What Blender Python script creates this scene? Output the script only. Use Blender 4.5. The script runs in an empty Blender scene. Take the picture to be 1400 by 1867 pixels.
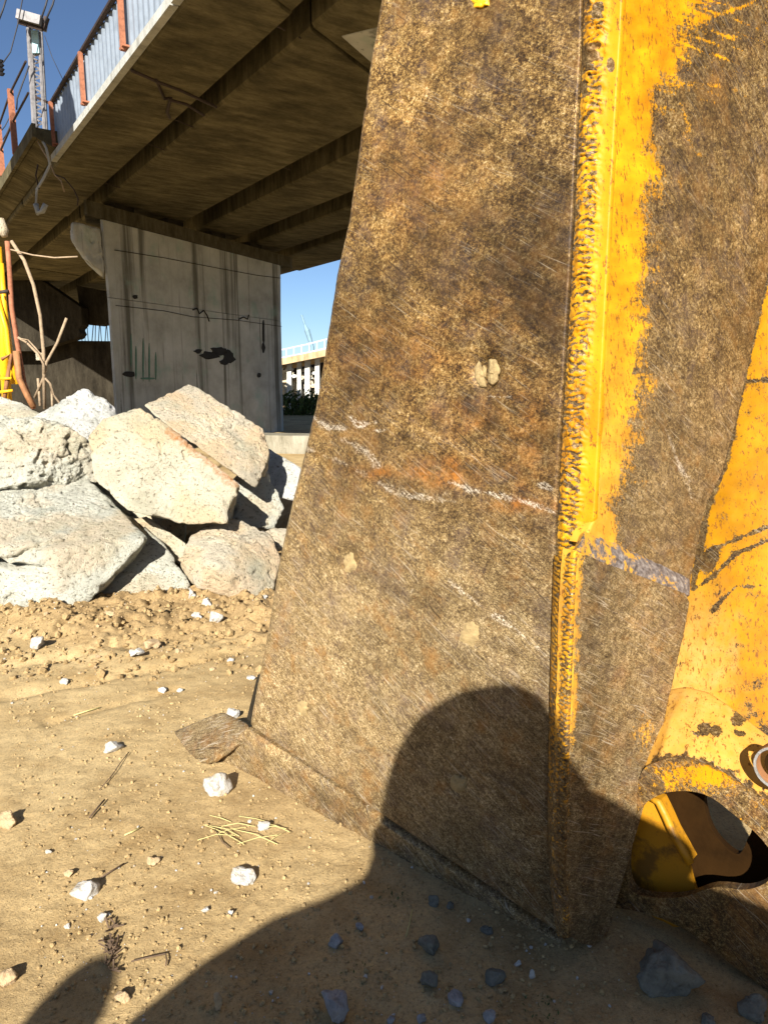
import bpy, bmesh, math, random
import numpy as np
from mathutils import Vector, Matrix
random.seed(7); rng = np.random.default_rng(7)
R = math.radians
S = bpy.context.scene

# ------------------------------------------------------------------ camera, sky, sun, exposure
FOC, CX, CY, HY, CAMH = 1300.0, 700.0, 933.5, 700.0, 1.3
PITCH = math.atan((CY - HY) / FOC)
cd = bpy.data.cameras.new('camera'); cam = bpy.data.objects.new('camera', cd); S.collection.objects.link(cam)
cd.sensor_fit = 'VERTICAL'; cd.sensor_height = 36; cd.lens = FOC / 1867 * 36
cd.clip_start = 0.02; cd.clip_end = 3000
cam.location = (0, 0, CAMH); cam.rotation_euler = (math.pi / 2 - PITCH, 0, 0)
S.camera = cam
SUN_EL, SUN_AZ = R(29.5), R(190.4)          # where the sun stands: compass from +Y towards +X
sdir = Vector((math.sin(SUN_AZ) * math.cos(SUN_EL), math.cos(SUN_AZ) * math.cos(SUN_EL), math.sin(SUN_EL)))
W = bpy.data.worlds.new('World'); S.world = W; W.use_nodes = True
wn = W.node_tree; wn.nodes.clear()
sky = wn.nodes.new('ShaderNodeTexSky'); sky.sky_type = 'NISHITA'; sky.sun_disc = False
sky.sun_elevation = SUN_EL; sky.sun_rotation = SUN_AZ
sky.altitude = 0; sky.air_density = 0.75; sky.dust_density = 0.35; sky.ozone_density = 4.0
bg = wn.nodes.new('ShaderNodeBackground'); bg.inputs[1].default_value = 0.05
wo = wn.nodes.new('ShaderNodeOutputWorld')
wn.links.new(sky.outputs[0], bg.inputs[0]); wn.links.new(bg.outputs[0], wo.inputs[0])
sl = bpy.data.lights.new('sun', 'SUN'); sl.energy = 5.0; sl.angle = R(0.55); sl.color = (1, .95, .86)
so = bpy.data.objects.new('sun', sl); S.collection.objects.link(so)
so.rotation_euler = (-sdir).to_track_quat('-Z', 'Y').to_euler(); so.location = (-3, -8, 8)
S.view_settings.view_transform = 'Standard'; S.view_settings.look = 'None'
S.view_settings.exposure = 1.3; S.view_settings.gamma = 1; S.view_settings.use_curve_mapping = False
try:
    S.cycles.max_bounces = 6; S.cycles.diffuse_bounces = 2
except Exception: pass

# ------------------------------------------------------------------ helpers
CP, SP = math.cos(PITCH), math.sin(PITCH)
def ray(x, y):
    a = (x - CX) / FOC; b = -(y - CY) / FOC
    return np.array([a, CP + b * SP, -SP + b * CP])
O = np.array([0, 0, CAMH])
def atz(x, y, z): r = ray(x, y); return O + r * ((z - CAMH) / r[2])
def aty(x, y, Y): r = ray(x, y); return O + r * (Y / r[1])
def onp(x, y, P0, n): r = ray(x, y); return O + r * (np.dot(P0 - O, n) / np.dot(r, n))
def proj(P):
    P = np.asarray(P); d = P - O
    f = d[..., 1] * CP - d[..., 2] * SP; u = d[..., 1] * SP + d[..., 2] * CP
    return CX + FOC * d[..., 0] / f, CY - FOC * u / f
def unit(v): v = np.asarray(v, float); return v / np.linalg.norm(v)

_perm = rng.permutation(256); _perm = np.concatenate([_perm, _perm, _perm])
_grad = rng.normal(size=(256, 3)); _grad /= np.linalg.norm(_grad, axis=1)[:, None]
def perlin(P):
    P = np.asarray(P, float); i = np.floor(P).astype(int); f = P - i; i &= 255
    u = f * f * f * (f * (f * 6 - 15) + 10); out = 0
    for dx in (0, 1):
        for dy in (0, 1):
            for dz in (0, 1):
                h = _perm[_perm[_perm[(i[..., 0] + dx) & 255] + ((i[..., 1] + dy) & 255)] + ((i[..., 2] + dz) & 255)]
                g = _grad[h]
                d = g[..., 0] * (f[..., 0] - dx) + g[..., 1] * (f[..., 1] - dy) + g[..., 2] * (f[..., 2] - dz)
                wx = u[..., 0] if dx else 1 - u[..., 0]; wy = u[..., 1] if dy else 1 - u[..., 1]; wz = u[..., 2] if dz else 1 - u[..., 2]
                out = out + d * wx * wy * wz
    return out * 1.6
def fbm(P, oct=4, gain=.5):
    P = np.asarray(P, float); a = 1; s = 0
    for k in range(oct): s = s + a * perlin(P * 2 ** k + 17.3 * k); a *= gain
    return s
def sstep(a, b, x): t = np.clip((x - a) / (b - a), 0, 1); return t * t * (3 - 2 * t)

def link(o, parent=None):
    S.collection.objects.link(o)
    if parent is not None: o.parent = parent; o.matrix_parent_inverse = parent.matrix_basis.inverted()
    return o
def tag(o, label=None, cat=None, group=None, kind=None):
    if label: o['label'] = label
    if cat: o['category'] = cat
    if group: o['group'] = group
    if kind: o['kind'] = kind
    return o
def empty(name, label, cat, group=None):
    o = bpy.data.objects.new(name, None); S.collection.objects.link(o); o.empty_display_size = .1
    return tag(o, label, cat, group)
def mesh(name, V, F, mat=None, parent=None, smooth=False, org=None, frame=None, attrs=None):
    """V world coordinates; stored local to org (and frame, a 3x3 whose columns are axes)"""
    V = np.asarray(V, float)
    if org is None: org = V.mean(0)
    org = np.asarray(org, float)
    M = np.eye(3) if frame is None else frame
    Lc = (V - org) @ M
    me = bpy.data.meshes.new(name); me.from_pydata(Lc.tolist(), [], F if isinstance(F, list) else F.tolist())
    if smooth: me.polygons.foreach_set('use_smooth', [True] * len(me.polygons))
    if attrs:
        for k, a in attrs.items():
            at = me.attributes.new(k, 'FLOAT', 'POINT'); at.data.foreach_set('value', np.asarray(a, np.float32).ravel())
    me.update()
    if mat: me.materials.append(mat)
    o = bpy.data.objects.new(name, me)
    T = Matrix(M.tolist()).to_4x4(); T.translation = Vector(org.tolist())
    o.matrix_world = T
    return link(o, parent)
class MB:
    def __init__(s): s.v = []; s.f = []
    def add(s, V, F): n = len(s.v); s.v += [list(map(float, p)) for p in V]; s.f += [[i + n for i in q] for q in F]; return s
    def prism(s, poly0, poly1):
        n = len(poly0); V = list(poly0) + list(poly1)
        F = [[i, (i + 1) % n, n + (i + 1) % n, n + i] for i in range(n)] + [list(range(n))[::-1], list(range(n, 2 * n))]
        return s.add(V, F)
    def box(s, c, d, ax=None):
        c = np.asarray(c, float); ax = np.eye(3) if ax is None else np.asarray(ax); h = np.asarray(d) / 2
        V = [c + ax[0] * h[0] * i + ax[1] * h[1] * j + ax[2] * h[2] * k for i in (-1, 1) for j in (-1, 1) for k in (-1, 1)]
        return s.add(V, [[0, 1, 3, 2], [4, 6, 7, 5], [0, 4, 5, 1], [2, 3, 7, 6], [0, 2, 6, 4], [1, 5, 7, 3]])
    def tube(s, pts, r, n=8):
        pts = [np.asarray(p, float) for p in pts]; rr = r if hasattr(r, '__len__') else [r] * len(pts); V = []; F = []
        up = np.array([.13, .21, .97])
        for i, p in enumerate(pts):
            t = unit(pts[min(i + 1, len(pts) - 1)] - pts[max(i - 1, 0)])
            a = np.cross(t, up)
            if np.linalg.norm(a) < .2: a = np.cross(t, [1, 0, 0])
            a = unit(a); b = np.cross(t, a)
            V += [p + rr[i] * (a * math.cos(2 * math.pi * k / n) + b * math.sin(2 * math.pi * k / n)) for k in range(n)]
        for i in range(len(pts) - 1):
            F += [[i * n + k, i * n + (k + 1) % n, (i + 1) * n + (k + 1) % n, (i + 1) * n + k] for k in range(n)]
        F += [list(range(n))[::-1], list(range((len(pts) - 1) * n, len(pts) * n))]
        return s.add(V, F)
    def build(s, name, mat, parent=None, smooth=False, frame=None, org=None):
        return mesh(name, s.v, s.f, mat, parent, smooth, org=org, frame=frame)
def resamp(P, n):
    P = np.asarray(P, float); d = np.r_[0, np.cumsum(np.linalg.norm(np.diff(P, axis=0), axis=1))]
    t = np.linspace(0, d[-1], n); return np.stack([np.interp(t, d, P[:, k]) for k in range(P.shape[1])], 1)

_ico = {}
def ico(s):
    if s not in _ico:
        bm = bmesh.new(); bmesh.ops.create_icosphere(bm, subdivisions=s, radius=1)
        _ico[s] = (np.array([v.co[:] for v in bm.verts]), [[v.index for v in f.verts] for f in bm.faces]); bm.free()
    return _ico[s]
def hull_planes(P):
    bm = bmesh.new()
    for p in P: bm.verts.new(p)
    bmesh.ops.convex_hull(bm, input=bm.verts); bm.normal_update(); c = P.mean(0); out = []
    for f in bm.faces:
        n = np.array(f.normal[:]); o_ = np.array(f.verts[0].co[:]); d = n @ (o_ - c)
        if d < 0: n = -n; d = -d
        if d > 1e-5 and np.linalg.norm(n) > .5: out.append((n, d))
    bm.free(); return c, out
def chunk(name, P, mat, sub=5, amp=.03, k=26, seed=0, parent=None, freq=1., rustline=None, floor=None, cuts=(), facets=0):
    P = np.asarray(P, float); c, pl = hull_planes(P); D, F = ico(sub)
    size = np.linalg.norm(P.max(0) - P.min(0))
    if facets:
        rr_ = np.random.default_rng(seed + 500); Pc = P - c
        for _ in range(facets):
            n_ = rr_.normal(size=3); n_ /= np.linalg.norm(n_); pl.append((n_, (Pc @ n_).max() * rr_.uniform(.95, 1.0)))
    N = np.array([a for a, _ in pl]); dd = np.array([b for _, b in pl])
    q = np.maximum(D @ N.T, 1e-4) / dd          # 1/r per plane
    r = (q ** k).sum(1) ** (-1 / k)
    V = D * r[:, None]
    X = V * freq + seed * 7.1
    d = (.16 if facets else .55) * fbm(X * 2.6, 3) + .35 * np.maximum(-.05, fbm(X * 6.5 + 4, 3)) - .8 * sstep(.22, .6, perlin(X * 5.2 + 9)) + .20 * fbm(X * 15, 3) + .10 * fbm(X * 42, 2)
    if facets:
        a_ = perlin(X * 9 + 2); d = d - .5 * np.abs(a_) ** .7 * sstep(-.1, .5, perlin(X * 2.2 + 31)) - .55 * sstep(.28, .5, perlin(X * 17 + 8)) - .35 * sstep(.1, .02, np.abs(fbm(X * 3.1 + 50, 3))) * sstep(0, .3, perlin(X * 1.7 + 77))
        d = d + .16 * np.round(fbm(X * 7 + 12, 2) * 4) / 2 * .6 + .14 * fbm(X * 80, 2)
    V = V + D * (d * amp)[:, None]
    for (a, n_, wdt, dep, xa_, xb_) in cuts:              # cracks: planes through world point a
        a = np.asarray(a) - c; n_ = unit(n_); t = V @ n_ - a @ n_ + .02 * perlin(V * 6 + 3)
        V = V - D * (dep * np.exp(-(t / wdt) ** 2) * sstep(xb_, xa_, V[:, 0] + c[0] + .05 * perlin(V * 9)))[:, None]
    rust = np.zeros(len(V))
    if rustline is not None:
        a, b, wd = rustline; a = np.asarray(a) - c; b = np.asarray(b) - c; t = np.clip(((V - a) @ (b - a)) / ((b - a) @ (b - a)), 0, 1)
        ds = np.linalg.norm(V - a - t[:, None] * (b - a), axis=1) + .03 * perlin(V * 20); rust = 1 - sstep(wd * .5, wd, ds)
    Wd = V + c
    if floor is not None: Wd[:, 2] = np.maximum(Wd[:, 2], floor)
    return mesh(name, Wd, F, mat, parent, True, org=c, attrs={'rust': rust})
# ------------------------------------------------------------------ materials
class NT:
    def __init__(s, name, rough=.8, metal=0, spec=.3):
        m = bpy.data.materials.new(name); m.use_nodes = True; s.m = m; s.t = m.node_tree
        s.b = s.t.nodes['Principled BSDF']; s.b.inputs['Roughness'].default_value = rough
        s.b.inputs['Metallic'].default_value = metal; s.b.inputs['Specular IOR Level'].default_value = spec
        s.tc = s.t.nodes.new('ShaderNodeTexCoord').outputs['Object']
    def l(s, a, b): s.t.links.new(a, b)
    def n(s, k): return s.t.nodes.new(k)
    def map(s, scale=(1, 1, 1), rot=(0, 0, 0), src=None):
        src = src or s.tc
        if any(rot): r_ = s.n('ShaderNodeMapping'); r_.inputs['Rotation'].default_value = rot; s.l(src, r_.inputs[0]); src = r_.outputs[0]
        q = s.n('ShaderNodeMapping'); q.inputs['Scale'].default_value = scale
        s.l(src, q.inputs[0]); return q.outputs[0]
    def noise(s, scale, detail=4, rough=.55, vec=None, dist=0):
        q = s.n('ShaderNodeTexNoise'); q.inputs['Scale'].default_value = scale; q.inputs['Detail'].default_value = detail
        q.inputs['Roughness'].default_value = rough; q.inputs['Distortion'].default_value = dist
        s.l(vec or s.tc, q.inputs['Vector']); return q.outputs['Fac']
    def vor(s, scale, vec=None, feat='F1', out='Distance'):
        q = s.n('ShaderNodeTexVoronoi'); q.feature = feat; q.inputs['Scale'].default_value = scale
        s.l(vec or s.tc, q.inputs['Vector']); return q.outputs[out]
    def ramp(s, f, stops, interp='LINEAR'):
        q = s.n('ShaderNodeValToRGB'); q.color_ramp.interpolation = interp; e = q.color_ramp.elements
        while len(e) < len(stops): e.new(.5)
        for el, (p, c) in zip(e, stops):
            el.position = p; el.color = (*(c if hasattr(c, '__len__') else (c, c, c)), 1)
        s.l(f, q.inputs[0]); return q.outputs[0]
    def mix(s, f, a, b, mode='MIX'):
        q = s.n('ShaderNodeMix'); q.data_type = 'RGBA'; q.blend_type = mode; q.clamp_result = False
        for x, i in ((f, 0), (a, 6), (b, 7)):
            if hasattr(x, 'links') or isinstance(x, bpy.types.NodeSocket): s.l(x, q.inputs[i])
            elif i == 0: q.inputs[0].default_value = x
            else: q.inputs[i].default_value = (*x, 1)
        return q.outputs[2]
    def math(s, op, a, b=None, c=None, clamp=False):
        q = s.n('ShaderNodeMath'); q.operation = op; q.use_clamp = clamp
        for i, x in enumerate((a, b, c)):
            if x is None: continue
            if isinstance(x, bpy.types.NodeSocket): s.l(x, q.inputs[i])
            else: q.inputs[i].default_value = x
        return q.outputs[0]
    def attr(s, name): q = s.n('ShaderNodeAttribute'); q.attribute_name = name; return q.outputs['Fac']
    def col(s, c):
        if isinstance(c, bpy.types.NodeSocket): s.l(c, s.b.inputs['Base Color'])
        else: s.b.inputs['Base Color'].default_value = (*c, 1)
    def bump(s, h, strength=.5, dist=.01):
        q = s.n('ShaderNodeBump'); q.inputs['Strength'].default_value = strength; q.inputs['Distance'].default_value = dist
        s.l(h, q.inputs['Height']); s.l(q.outputs[0], s.b.inputs['Normal'])
    def inp(s, k, v): s.l(v, s.b.inputs[k])

def m_simple(name, c, var=.35, scale=8, rough=.8, metal=0, bump=.3, dist=.01, c2=None, detail=6):
    q = NT(name, rough, metal); n = q.noise(scale, detail, .6)
    c2 = c2 or tuple(x * (1 - var) for x in c); hi = tuple(min(1, x * (1 + var * .6)) for x in c)
    q.col(q.ramp(n, [(.28, c2), (.5, c), (.75, hi)])); q.bump(q.noise(scale * 4, 6, .65), bump, dist); return q.m

def m_bucket():
    q = NT('worn_bucket_surface', .55, 0, .2)
    # grain and scratches of the bare steel
    fine = q.noise(330, 3, .7); grain = q.noise(120, 5, .7); mid = q.noise(16, 6, .68); big = q.noise(3.2, 5, .62)
    v1 = q.map((1, 13, 1), (0, 0, R(29))); sc1 = q.noise(48, 5, .75, v1)
    v2 = q.map((1, 22, 1), (0, 0, R(37))); sc2 = q.noise(30, 6, .8, v2)
    v3 = q.map((16, 1, 1), (0, 0, R(8))); sc3 = q.noise(14, 5, .7, v3)
    scr = q.attr('scratch')
    sc = q.mix(scr, q.math('MULTIPLY_ADD', grain, .5, q.math('MULTIPLY', mid, .5)), q.math('MULTIPLY_ADD', sc1, .6, q.math('MULTIPLY', sc2, .4)))
    k = q.math('ADD', q.math('MULTIPLY', sc, .40), q.math('ADD', q.math('MULTIPLY', grain, .16), q.math('ADD', q.math('MULTIPLY', fine, .30), q.math('MULTIPLY', q.noise(38, 8, .82, None, .6), .16))))
    base = q.ramp(k, [(.40, (.006, .003, .002)), (.45, (.026, .013, .005)), (.49, (.080, .042, .012)), (.525, (.155, .088, .024)), (.565, (.30, .19, .062)), (.63, (.54, .43, .24))])
    pale = q.ramp(k, [(.40, (.016, .010, .006)), (.45, (.052, .034, .018)), (.49, (.108, .074, .036)), (.525, (.19, .138, .068)), (.56, (.32, .255, .145)), (.62, (.60, .53, .41))])
    base = q.mix(q.math('MULTIPLY', scr, .85), base, pale)
    # grey violet film and orange rust blooms
    base = q.mix(q.math('MULTIPLY', q.ramp(q.noise(9, 7, .8), [(.5, 0), (.66, 1)]), .45), base, (.095, .068, .060))
    rustm = q.math('MULTIPLY', q.ramp(q.math('ADD', q.math('MULTIPLY', mid, .6), q.math('MULTIPLY', big, .4)), [(.52, 0), (.64, 1)]), .55)
    base = q.mix(rustm, base, (.20, .085, .014))
    base = q.mix(q.math('MULTIPLY', q.attr('rust'), q.ramp(grain, [(.35, .15), (.6, 1)])), base, (.30, .11, .016))
    base = q.mix(q.math('MULTIPLY', q.ramp(big, [(.45, 0), (.58, .7)]), q.math('MULTIPLY_ADD', scr, -.45, .65)), base, (.040, .024, .010))
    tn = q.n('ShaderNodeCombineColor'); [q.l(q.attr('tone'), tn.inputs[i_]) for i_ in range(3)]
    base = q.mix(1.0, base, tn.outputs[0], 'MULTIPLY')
    wh = q.ramp(q.math('ADD', q.math('MULTIPLY', q.attr('streak'), .19), q.math('ADD', q.math('MULTIPLY', fine, .3), q.math('MULTIPLY', q.math('MULTIPLY_ADD', grain, .4, q.math('MULTIPLY', sc2, .6)), .7))), [(.655, 0), (.76, .8)])
    base = q.mix(wh, base, (.62, .56, .46))
    v4 = q.map((1, 42, 1), (0, 0, R(32))); v5 = q.map((1, 55, 1), (0, 0, R(24)))
    l4 = q.math('MAXIMUM', q.ramp(q.noise(7, 2, .6, v4), [(.625, 0), (.68, .9)]), q.ramp(q.noise(5, 2, .6, v5), [(.64, 0), (.69, .8)]))
    l4 = q.math('MULTIPLY', l4, q.ramp(q.noise(6, 4, .6), [(.42, 0), (.58, 1)]))
    base = q.mix(q.math('MULTIPLY', l4, q.math('MULTIPLY_ADD', scr, .75, .25)), base, (.42, .36, .27))
    dk = q.math('MULTIPLY', q.ramp(q.noise(6, 3, .6, q.map((1, 34, 1), (0, 0, R(36)), q.map((1, 1, 1), (0, 0, .02)))), [(.33, .9), (.39, 0)]), q.ramp(q.noise(4.4, 4, .6), [(.42, .2), (.58, 1)]))
    base = q.mix(dk, base, (.03, .018, .009))
    # thin bright individual scratches
    ln = q.n('ShaderNodeTexVoronoi'); ln.feature = 'DISTANCE_TO_EDGE'; ln.inputs['Scale'].default_value = 5
    q.l(q.map((1, 9, 1), (0, 0, R(33))), ln.inputs['Vector'])
    lm = q.math('MULTIPLY', q.ramp(ln.outputs['Distance'], [(0, 1), (.012, 0)]), q.ramp(q.noise(11, 3), [(.52, 0), (.6, .6)]))
    base = q.mix(q.math('MULTIPLY', lm, scr), base, (.5, .42, .3))
    # yellow paint where it survives
    chips = q.math('ADD', q.math('MULTIPLY', q.noise(85, 7, .85, q.map((1.2, .9, 1), (0, 0, R(-14)))), .60), q.math('ADD', q.math('MULTIPLY', mid, .25), q.math('MULTIPLY', fine, .15)))
    pm = q.ramp(q.math('ADD', q.math('SUBTRACT', q.attr('paint'), .5), chips), [(.485, 0), (.515, 1)])
    yel = q.ramp(q.noise(7, 6, .6), [(.3, (.36, .14, .002)), (.5, (.47, .21, .003)), (.68, (.54, .26, .005))])
    yel = q.mix(1.0, yel, tn.outputs[0], 'MULTIPLY')
    yel = q.mix(q.math('MULTIPLY', q.attr('dust'), q.ramp(q.noise(30, 6, .7), [(.3, .35), (.7, 1)])), yel, (.54, .34, .12))
    yel = q.mix(q.ramp(q.noise(95, 4, .8, q.map((1.2, .45, 1), (0, 0, R(-14)))), [(.575, 0), (.60, .9)]), yel, (.15, .055, .010))
    q.col(q.mix(pm, base, yel))
    q.inp('Metallic', q.math('MULTIPLY_ADD', pm, -.2, .2))
    q.inp('Roughness', q.ramp(q.noise(40, 4, .7), [(.3, .42), (.7, .62)]))
    h = q.math('ADD', q.math('MULTIPLY', k, 1.2), q.math('MULTIPLY', pm, .12))
    q.bump(h, .24, .003); return q.m
def m_soil():
    q = NT('dry_ochre_soil', .95, 0, .1)
    g = q.attr('fresh'); n = q.noise(1.1, 5, .6); f = q.noise(110, 6, .8); p = q.noise(300, 3, .7); w_ = q.noise(5, 6, .65)
    c = q.ramp(n, [(.3, (.31, .215, .102)), (.5, (.43, .31, .152)), (.7, (.53, .40, .21))])
    c = q.mix(.7, c, q.ramp(w_, [(.32, (.62, .56, .48)), (.52, (1, 1, 1)), (.7, (1.12, 1.12, 1.12))]), 'MULTIPLY')
    c = q.mix(.8, c, q.ramp(f, [(.32, (.30, .27, .22)), (.45, (.90, .90, .90)), (.72, (1.35, 1.3, 1.2))]), 'MULTIPLY')
    c = q.mix(g, c, q.ramp(f, [(.35, (.18, .115, .052)), (.65, (.40, .275, .13))]))
    c = q.mix(q.ramp(p, [(.62, 0), (.7, .5)]), c, (.62, .52, .36))
    c = q.mix(q.ramp(q.noise(150, 4, .7), [(.3, .7), (.4, 0)]), c, (.14, .085, .04))
    q.col(c); h = q.math('ADD', q.math('MULTIPLY', f, .7), q.math('MULTIPLY', p, .3)); q.bump(h, 1, .006); return q.m
def m_concrete_broken(name, stain=(.55, .36, .16), base=(.42, .40, .34), amt=.5, seed=0):
    q = NT(name, .93, 0, .15); v = q.n('ShaderNodeVectorMath'); v.operation = 'ADD'; v.inputs[1].default_value = (seed, seed * 2.3, -seed); q.l(q.tc, v.inputs[0]); v = v.outputs[0]
    n = q.noise(4, 8, .65, v); f = q.noise(45, 6, .75, v)
    c = q.ramp(n, [(.3, tuple(x * .72 for x in base)), (.5, base), (.7, tuple(min(.7, x * 1.22) for x in base))])
    c = q.mix(q.math('MULTIPLY', q.ramp(q.noise(2.0, 6, .6, v), [(.5, 0), (.6, 1)]), amt), c, stain)
    c = q.mix(q.math('MULTIPLY', q.ramp(q.noise(3.1, 6, .7, v), [(.52, 0), (.66, 1)]), .35), c, (.28, .30, .20))
    c = q.mix(q.ramp(f, [(.35, .95), (.455, 0)]), c, (.13, .11, .07))
    c = q.mix(q.ramp(q.vor(70, v), [(.12, .4), (.2, 0)]), c, (.38, .34, .27))
    c = q.mix(q.math('MULTIPLY', q.attr('rust'), q.ramp(q.noise(24, 6, .75, v), [(.35, .1), (.6, .85)])), c, (.45, .19, .06))
    q.col(c); q.bump(q.math('ADD', f, q.math('MULTIPLY', q.noise(160, 4, .7, v), .4)), 1, .035); return q.m
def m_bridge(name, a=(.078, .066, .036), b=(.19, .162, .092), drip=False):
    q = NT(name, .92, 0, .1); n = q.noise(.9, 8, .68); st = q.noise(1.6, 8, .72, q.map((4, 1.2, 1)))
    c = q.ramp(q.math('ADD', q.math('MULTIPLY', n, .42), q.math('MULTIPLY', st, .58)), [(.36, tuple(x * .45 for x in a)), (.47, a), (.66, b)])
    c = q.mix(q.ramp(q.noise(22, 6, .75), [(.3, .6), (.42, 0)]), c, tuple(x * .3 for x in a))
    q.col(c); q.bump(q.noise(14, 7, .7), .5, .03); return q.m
def m_pier():
    q = NT('stained_pier_concrete', .9, 0, .1)
    n = q.noise(1.3, 8, .65); f = q.noise(9, 6, .7)
    c = q.ramp(n, [(.3, (.27, .27, .24)), (.5, (.40, .40, .37)), (.7, (.50, .50, .47))])
    # water runs: narrow in x, long in z
    d = q.noise(1.0, 4, .6, q.map((3.2, 3.2, .12))); d2 = q.noise(1.0, 4, .6, q.map((9, 9, .3)))
    c = q.mix(q.ramp(d, [(.53, 0), (.66, .85)]), c, (.09, .085, .065))
    c = q.mix(q.math('MULTIPLY', q.ramp(d2, [(.6, 0), (.72, 1)]), q.ramp(n, [(.45, 0), (.55, .8)])), c, (.07, .06, .045))
    c = q.mix(q.ramp(q.noise(1.7, 5), [(.56, 0), (.68, .5)]), c, (.22, .33, .27))
    q.col(c); q.bump(q.math('ADD', f, q.noise(40, 5, .7)), .35, .02); return q.m
BK = m_bucket(); SOIL = m_soil()
CONC = [m_concrete_broken('broken_concrete_%s' % n, s, b, a, k) for n, s, b, a, k in
        (('pale', (.52, .34, .15), (.62, .61, .51), .45, 0.), ('tan', (.54, .36, .18), (.62, .56, .42), .55, 3.1), ('sand', (.58, .38, .2), (.64, .56, .42), .6, 7.7), ('white', (.58, .5, .38), (.64, .63, .58), .15, 11.2))]
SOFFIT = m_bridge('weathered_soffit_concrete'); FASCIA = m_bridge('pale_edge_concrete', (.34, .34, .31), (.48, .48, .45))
PIER = m_pier()
DARKC = m_bridge('near_black_concrete', (.022, .018, .012), (.045, .038, .026))  # joint colour; on the far walls the near-black stands in for shade
RUSTY = m_simple('rusty_red_steel', (.33, .13, .07), .45, 20, .8, .2)
BROWNM = m_simple('brown_oxide_steel', (.30, .14, .06), .4, 14, .7, .2)
SHEET = m_simple('grey_blue_sheet_metal', (.24, .28, .33), .25, 6, .5, .3)
RAILM = m_simple('dark_rail_steel', (.05, .035, .03), .4, 20, .7, .3)
YEL = m_simple('machine_yellow_paint', (.74, .40, .012), .3, 14, .45, 0, .2)
GALV = m_simple('weathered_mast_paint', (.20, .19, .19), .4, 12, .6, .2)
WIRE = m_simple('black_cable_sheath', (.03, .03, .035), .2, 5, .6)
REBAR = m_simple('dusty_rebar', (.30, .22, .14), .4, 30, .85)
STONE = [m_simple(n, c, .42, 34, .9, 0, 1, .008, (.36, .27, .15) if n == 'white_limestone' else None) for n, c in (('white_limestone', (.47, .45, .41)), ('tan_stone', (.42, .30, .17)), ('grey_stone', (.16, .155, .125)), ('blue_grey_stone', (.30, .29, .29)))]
DIRT = m_simple('packed_pale_dirt', (.36, .26, .12), .4, 60, .95, 0, 1, .006)
STRAW = m_simple('dry_straw', (.50, .43, .18), .3, 30, .9)
TWIG = m_simple('dark_twig_bark', (.10, .065, .04), .4, 40, .9)
LEAF = m_simple('low_green_weed', (.07, .10, .03), .4, 30, .9)
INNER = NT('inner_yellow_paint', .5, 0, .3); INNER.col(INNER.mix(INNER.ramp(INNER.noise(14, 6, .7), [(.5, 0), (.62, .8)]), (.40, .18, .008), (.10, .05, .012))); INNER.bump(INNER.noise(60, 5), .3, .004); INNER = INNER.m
SHADE_DARK = m_simple('shade_dark_orange', (.020, .009, .002), .5, 9, .8); SHADE_DARK.node_tree.nodes['Principled BSDF'].inputs['Specular IOR Level'].default_value = .05  # near-black colour stands in for the shade inside the lug opening and boss
SKIN = m_simple('skin', (.50, .32, .23), .1, 6, .6); CLOTH = m_simple('dark_blue_work_jacket', (.05, .07, .12), .2, 40, .95); TROUS = m_simple('grey_work_trousers', (.12, .12, .12), .2, 40, .95); HAIR = m_simple('short_dark_hair', (.02, .015, .01), .3, 60, .8); BLACK = m_simple('black_phone_glass', (.01, .01, .012), .1, 5, .3); BOOT = m_simple('brown_leather_boot', (.10, .06, .03), .3, 20, .6)

# ------------------------------------------------------------------ ground
def axis(lo, hi, step, far, g=1.09):
    a = list(np.arange(lo, hi, step)); x = hi; s = step
    while x < far: a.append(x); s *= g; x += s
    a.append(far); left = []; x = lo; s = step
    while x > -far: s *= g; x -= s; left.append(max(x, -far))
    return np.array(left[::-1] + a)
xs = axis(-2.6, 1.3, .0095, 900)
ya = [-3, -1, 0, .5, .9]; y = 1.15
while y < 5.2: ya.append(y); y += max(.0075, .0042 * y)
s = .03
while y < 900: ya.append(y); y += s; s *= 1.085
ya = np.array([-900, -200, -50, -12] + ya + [900.])
GX, GY = np.meshgrid(xs, ya)
def ground_z(X, Y, detail=True):
    P = np.stack([X, Y, 0 * X], -1)
    near = 1 - sstep(7, 12, np.hypot(X, Y))
    z = .012 * fbm(P * 1.3, 3) * near
    # churned, cloddy earth along the foot of the rubble
    ch = sstep(2.85, 3.5, Y + .28 * X + .25 * perlin(P * 1.7)) * sstep(.4, -.4, X) * near
    z = z + ch * (.06 * sstep(-.1, .6, perlin(P * 2.3 + 5)) + .055 * np.abs(fbm(P * 7, 3)))
    if detail:
        z = z + near * (.0026 * fbm(P * 20, 3, .6) + .0018 * fbm(P * 95 + 3, 2))
        z = z + ch * (.022 * np.maximum(0, fbm(P * 17 + 9, 3)) - .045 * sstep(.25, .6, perlin(P * 9 + 40)))
        for (ax, ay, bx, by, wd, dp) in ((-1.75, 2.75, -.75, 3.35, .05, .035), (-2.2, 2.95, -.9, 3.65, .06, .04), (-1.3, 2.6, -.9, 2.9, .03, .02)):
            d = np.array([bx - ax, by - ay]); L2 = d @ d; t = np.clip(((X - ax) * d[0] + (Y - ay) * d[1]) / L2, 0, 1)
            q = np.hypot(X - ax - t * d[0], Y - ay - t * d[1]) + .02 * perlin(P * 9)
            z = z - dp * (.6 + .5 * perlin(P * 5 + 60)) * np.exp(-(q / wd) ** 2)
    return z, ch
GZ, GC = ground_z(GX, GY)
ny, nx = GX.shape
idx = np.arange(nx * ny).reshape(ny, nx)
GF = np.stack([idx[:-1, :-1], idx[:-1, 1:], idx[1:, 1:], idx[1:, :-1]], -1).reshape(-1, 4)
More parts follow.
